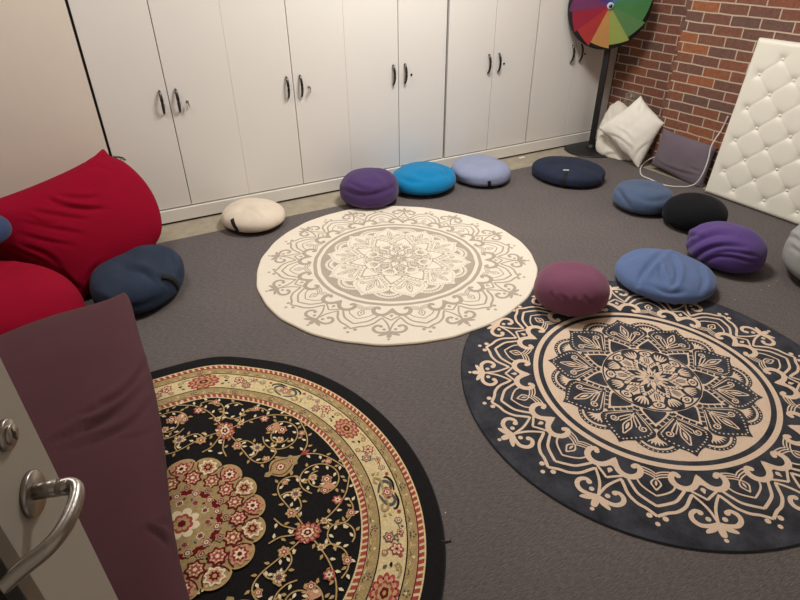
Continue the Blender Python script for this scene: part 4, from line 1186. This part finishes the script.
m, nt, b = new_mat('dark_glass'); b.inputs['Base Color'].default_value = (0.01, 0.01, 0.012, 1); b.inputs['Roughness'].default_value = 0.08
bm = bmesh.new(); add_box(bm, (g0 + fw_, gz0 + fw_, -0.024), (g1 - fw_, gz1 - fw_, -0.016)); bmesh.ops.transform(bm, matrix=Md, verts=bm.verts[:]); bm_obj('glass_pane', bm, m, door)
def rose(name, t, z, R_, th, par):
    return lathe(name, [(0.0001, 0.0), (R_, 0.0), (R_, th * .75), (R_ - .002, th), (0.0001, th)], M_steel, par, 48, axes_matrix(dl(t, z), dt, (0, 0, 1), dn))
ros = rose('handle_rose', 0.0, P0[2] - 0.004, 0.0285, 0.0065, door)
neck = lathe('handle_neck', [(0.0001, 0.006), (0.0105, 0.006), (0.0105, 0.030), (0.0098, 0.0306), (0.0105, 0.0312), (0.0105, 0.044), (0.0001, 0.044)], M_steel, ros, 32, axes_matrix(dl(0, P0[2]), dt, (0, 0, 1), dn))
lev = [(0, .036), (0.001, .046), (-.008, .0545), (-.03, .0575), (-.06, .0545), (-.085, .044), (-.105, .026), (-.126, .009)]
lp = catmull(lev, 6); pts = [dl(a, P0[2], b_) for a, b_ in lp]
n = len(pts)
tube('lever', pts, [0.0112 - .0010 * min(1, i / 10) for i in range(n)], M_steel, ros, seg=20, flat=0.82)
cy_ = rose('lock_rose', 0.0075, P0[2] + 0.0875, 0.0185, 0.006, door)
lathe('lock_cylinder', [(0.0001, 0.005), (0.0125, 0.005), (0.0125, 0.0085), (0.0115, 0.0095), (0.0001, 0.0095)], M_steel, cy_, 32, axes_matrix(dl(0.0075, P0[2] + .0875), dt, (0, 0, 1), dn))
M_key = simple('keyway_black', rgb(30, 26, 22), rough=.5)
bm = bmesh.new(); add_box(bm, (offx + 0.0065, P0[2] + .0795, 0.0093), (offx + 0.0088, P0[2] + .0955, 0.0102)); add_box(bm, (offx + 0.004, P0[2] + .084, 0.0093), (offx + 0.011, P0[2] + .089, 0.0102)); bmesh.ops.transform(bm, matrix=Md, verts=bm.verts[:]); bm_obj('keyway', bm, M_key, cy_)

# ------------------------------------------------------------------ small things
# white cable
M_cable = simple('white_cable', rgb(225, 222, 216), rough=.5)
BP = NB * 3.885
w1 = [hit(a, b_, NB * 3.882, NB) for a, b_ in [(728, 116), (722, 129)]] + [hit(716, 138, NB * 3.86, NB)]
pm = Pm + NB * 0.015; nm_ = unit(-NB + np.array([0, 0, .24])); pm2 = pm + nm_ * 0.05
w2 = [hit(a, b_, pm2, nm_) for a, b_ in [(711, 147), (708, 160), (703.5, 172), (698.5, 180.5), (694, 184.5)]]
w3 = [floor_at(a, b_, z) for a, b_, z in [(687, 186.6, .0045), (680, 186.6, .0045), (672, 186.3, .0045), (661, 184, .0045), (650, 179, .0045), (642, 175.5, .0045), (640.3, 170, .006), (643, 164, .02), (649, 159.5, .05), (655, 157, .08)]]
cb = tube('power_cable', catmull(w1 + w2 + w3, 6), 0.0042, M_cable, seg=8); tag(cb, 'white cable curling from the headboard across the mauve pillow to the floor', 'cable')
# clear plastic bag peeking above the pillows
m, nt, b = new_mat('clear_plastic'); b.inputs['Base Color'].default_value = rgb(215, 205, 185); b.inputs['Roughness'].default_value = 0.18; b.inputs['Alpha'].default_value = 0.13
def crumple(name, label, cat, P, e1, e2, w_, h_, amp, mat, seed, nn=16):
    r = np.random.default_rng(seed); e1 = unit(e1); e2 = unit(e2); nr = np.cross(e1, e2); V = []; F = []
    for j in range(nn):
        for i in range(nn):
            u = (i / (nn - 1) - .5); v = (j / (nn - 1) - .5)
            k = math.sqrt(max(0, 1 - (u * 2) ** 4)); 
            V.append(P + e1 * (u * w_ + r.normal() * w_ * .02) + e2 * ((v * k) * h_ + r.normal() * h_ * .02) + nr * (amp * r.normal()))
    off = len(V)
    V = V + [v - nr * 0.002 for v in V]
    for j in range(nn - 1):
        for i in range(nn - 1):
            q = (j * nn + i, j * nn + i + 1, (j + 1) * nn + i + 1, (j + 1) * nn + i)
            F.append(q); F.append(tuple(off + x for x in reversed(q)))
    o = mesh_obj(name, V, F, mat, smooth=False); tag(o, label, cat); return o
pc = hit(634, 99, NB * 4.06, NB)
crumple('plastic_bag', 'crumpled clear plastic bag sticking up behind the white pillows', 'bag', pc + np.array([0, 0, -.03]) - NB * .012, -TB, (0, 0, 1), 0.16, 0.2, 0.008, m, 4)
pc2 = np.array([0.075, YF - 0.03, 0.43]); pc2 = hit(119, 158.5, (0, YF - .035, 0), (0, 1, 0))
crumple('plastic_wrapper', 'scrap of silvery plastic wedged between the crimson bean bag and the cabinet', 'wrapper', pc2, (1, -.2, -.35), (0, .25, 1), 0.075, 0.028, 0.004, simple('silver_film', rgb(165, 160, 150), rough=.35, metal=.2), 6, 8)
ps = floor_at(522, 157.5, 0.0)
M_paper = simple('white_paper', rgb(235, 230, 220), rough=.8)
o = box('paper_scrap', (-0.028, -0.010, 0), (0.028, 0.010, 0.006), M_paper, bev=.002); o.location = (ps[0], ps[1], -0.004); o.rotation_euler = (0, 0, .1)
tag(o, 'small white scrap on the concrete strip under the cabinets', 'scrap')
# black thread end sticking out from under the oriental rug
t1 = [floor_at(441, 541, .003), floor_at(446, 541.5, .003), floor_at(451, 540.5, .003)]
o = tube('black_thread', catmull(t1, 4), 0.0026, M_black, seg=6); tag(o, 'short black thread end beside the oriental rug edge', 'thread')
# lint on the carpet
V = []; F = []
rr = random.Random(8)
spots = [floor_at(*s) for s in ((741, 270.5), (777, 281), (769, 286), (630, 221), (627, 218), (761, 290), (735, 300))] + [np.array([rr.uniform(0.4, 3.2), rr.uniform(0.3, 3.2), 0]) for _ in range(26)]
for s in spots:
    if s[0] > 0.9 and s[0] < 2.6 and s[1] < 3.2 and len(V) > 7 * 8: continue
    r_ = rr.uniform(.0012, .0026); a = rr.random() * 3; i = len(V)
    for dz in (0.0004, 0.0016):
        for k in range(4): V.append((s[0] + r_ * (1.6 if k % 2 else .8) * math.cos(a + k * PI / 2), s[1] + r_ * math.sin(a + k * PI / 2), dz))
    F += [(i, i + 3, i + 2, i + 1), (i + 4, i + 5, i + 6, i + 7)] + [(i + k, i + (k + 1) % 4, i + 4 + (k + 1) % 4, i + 4 + k) for k in range(4)]
o = mesh_obj('lint', V, F, M_paper, smooth=False); tag(o, 'scattered specks of white lint on the charcoal carpet', 'lint', kind='stuff')
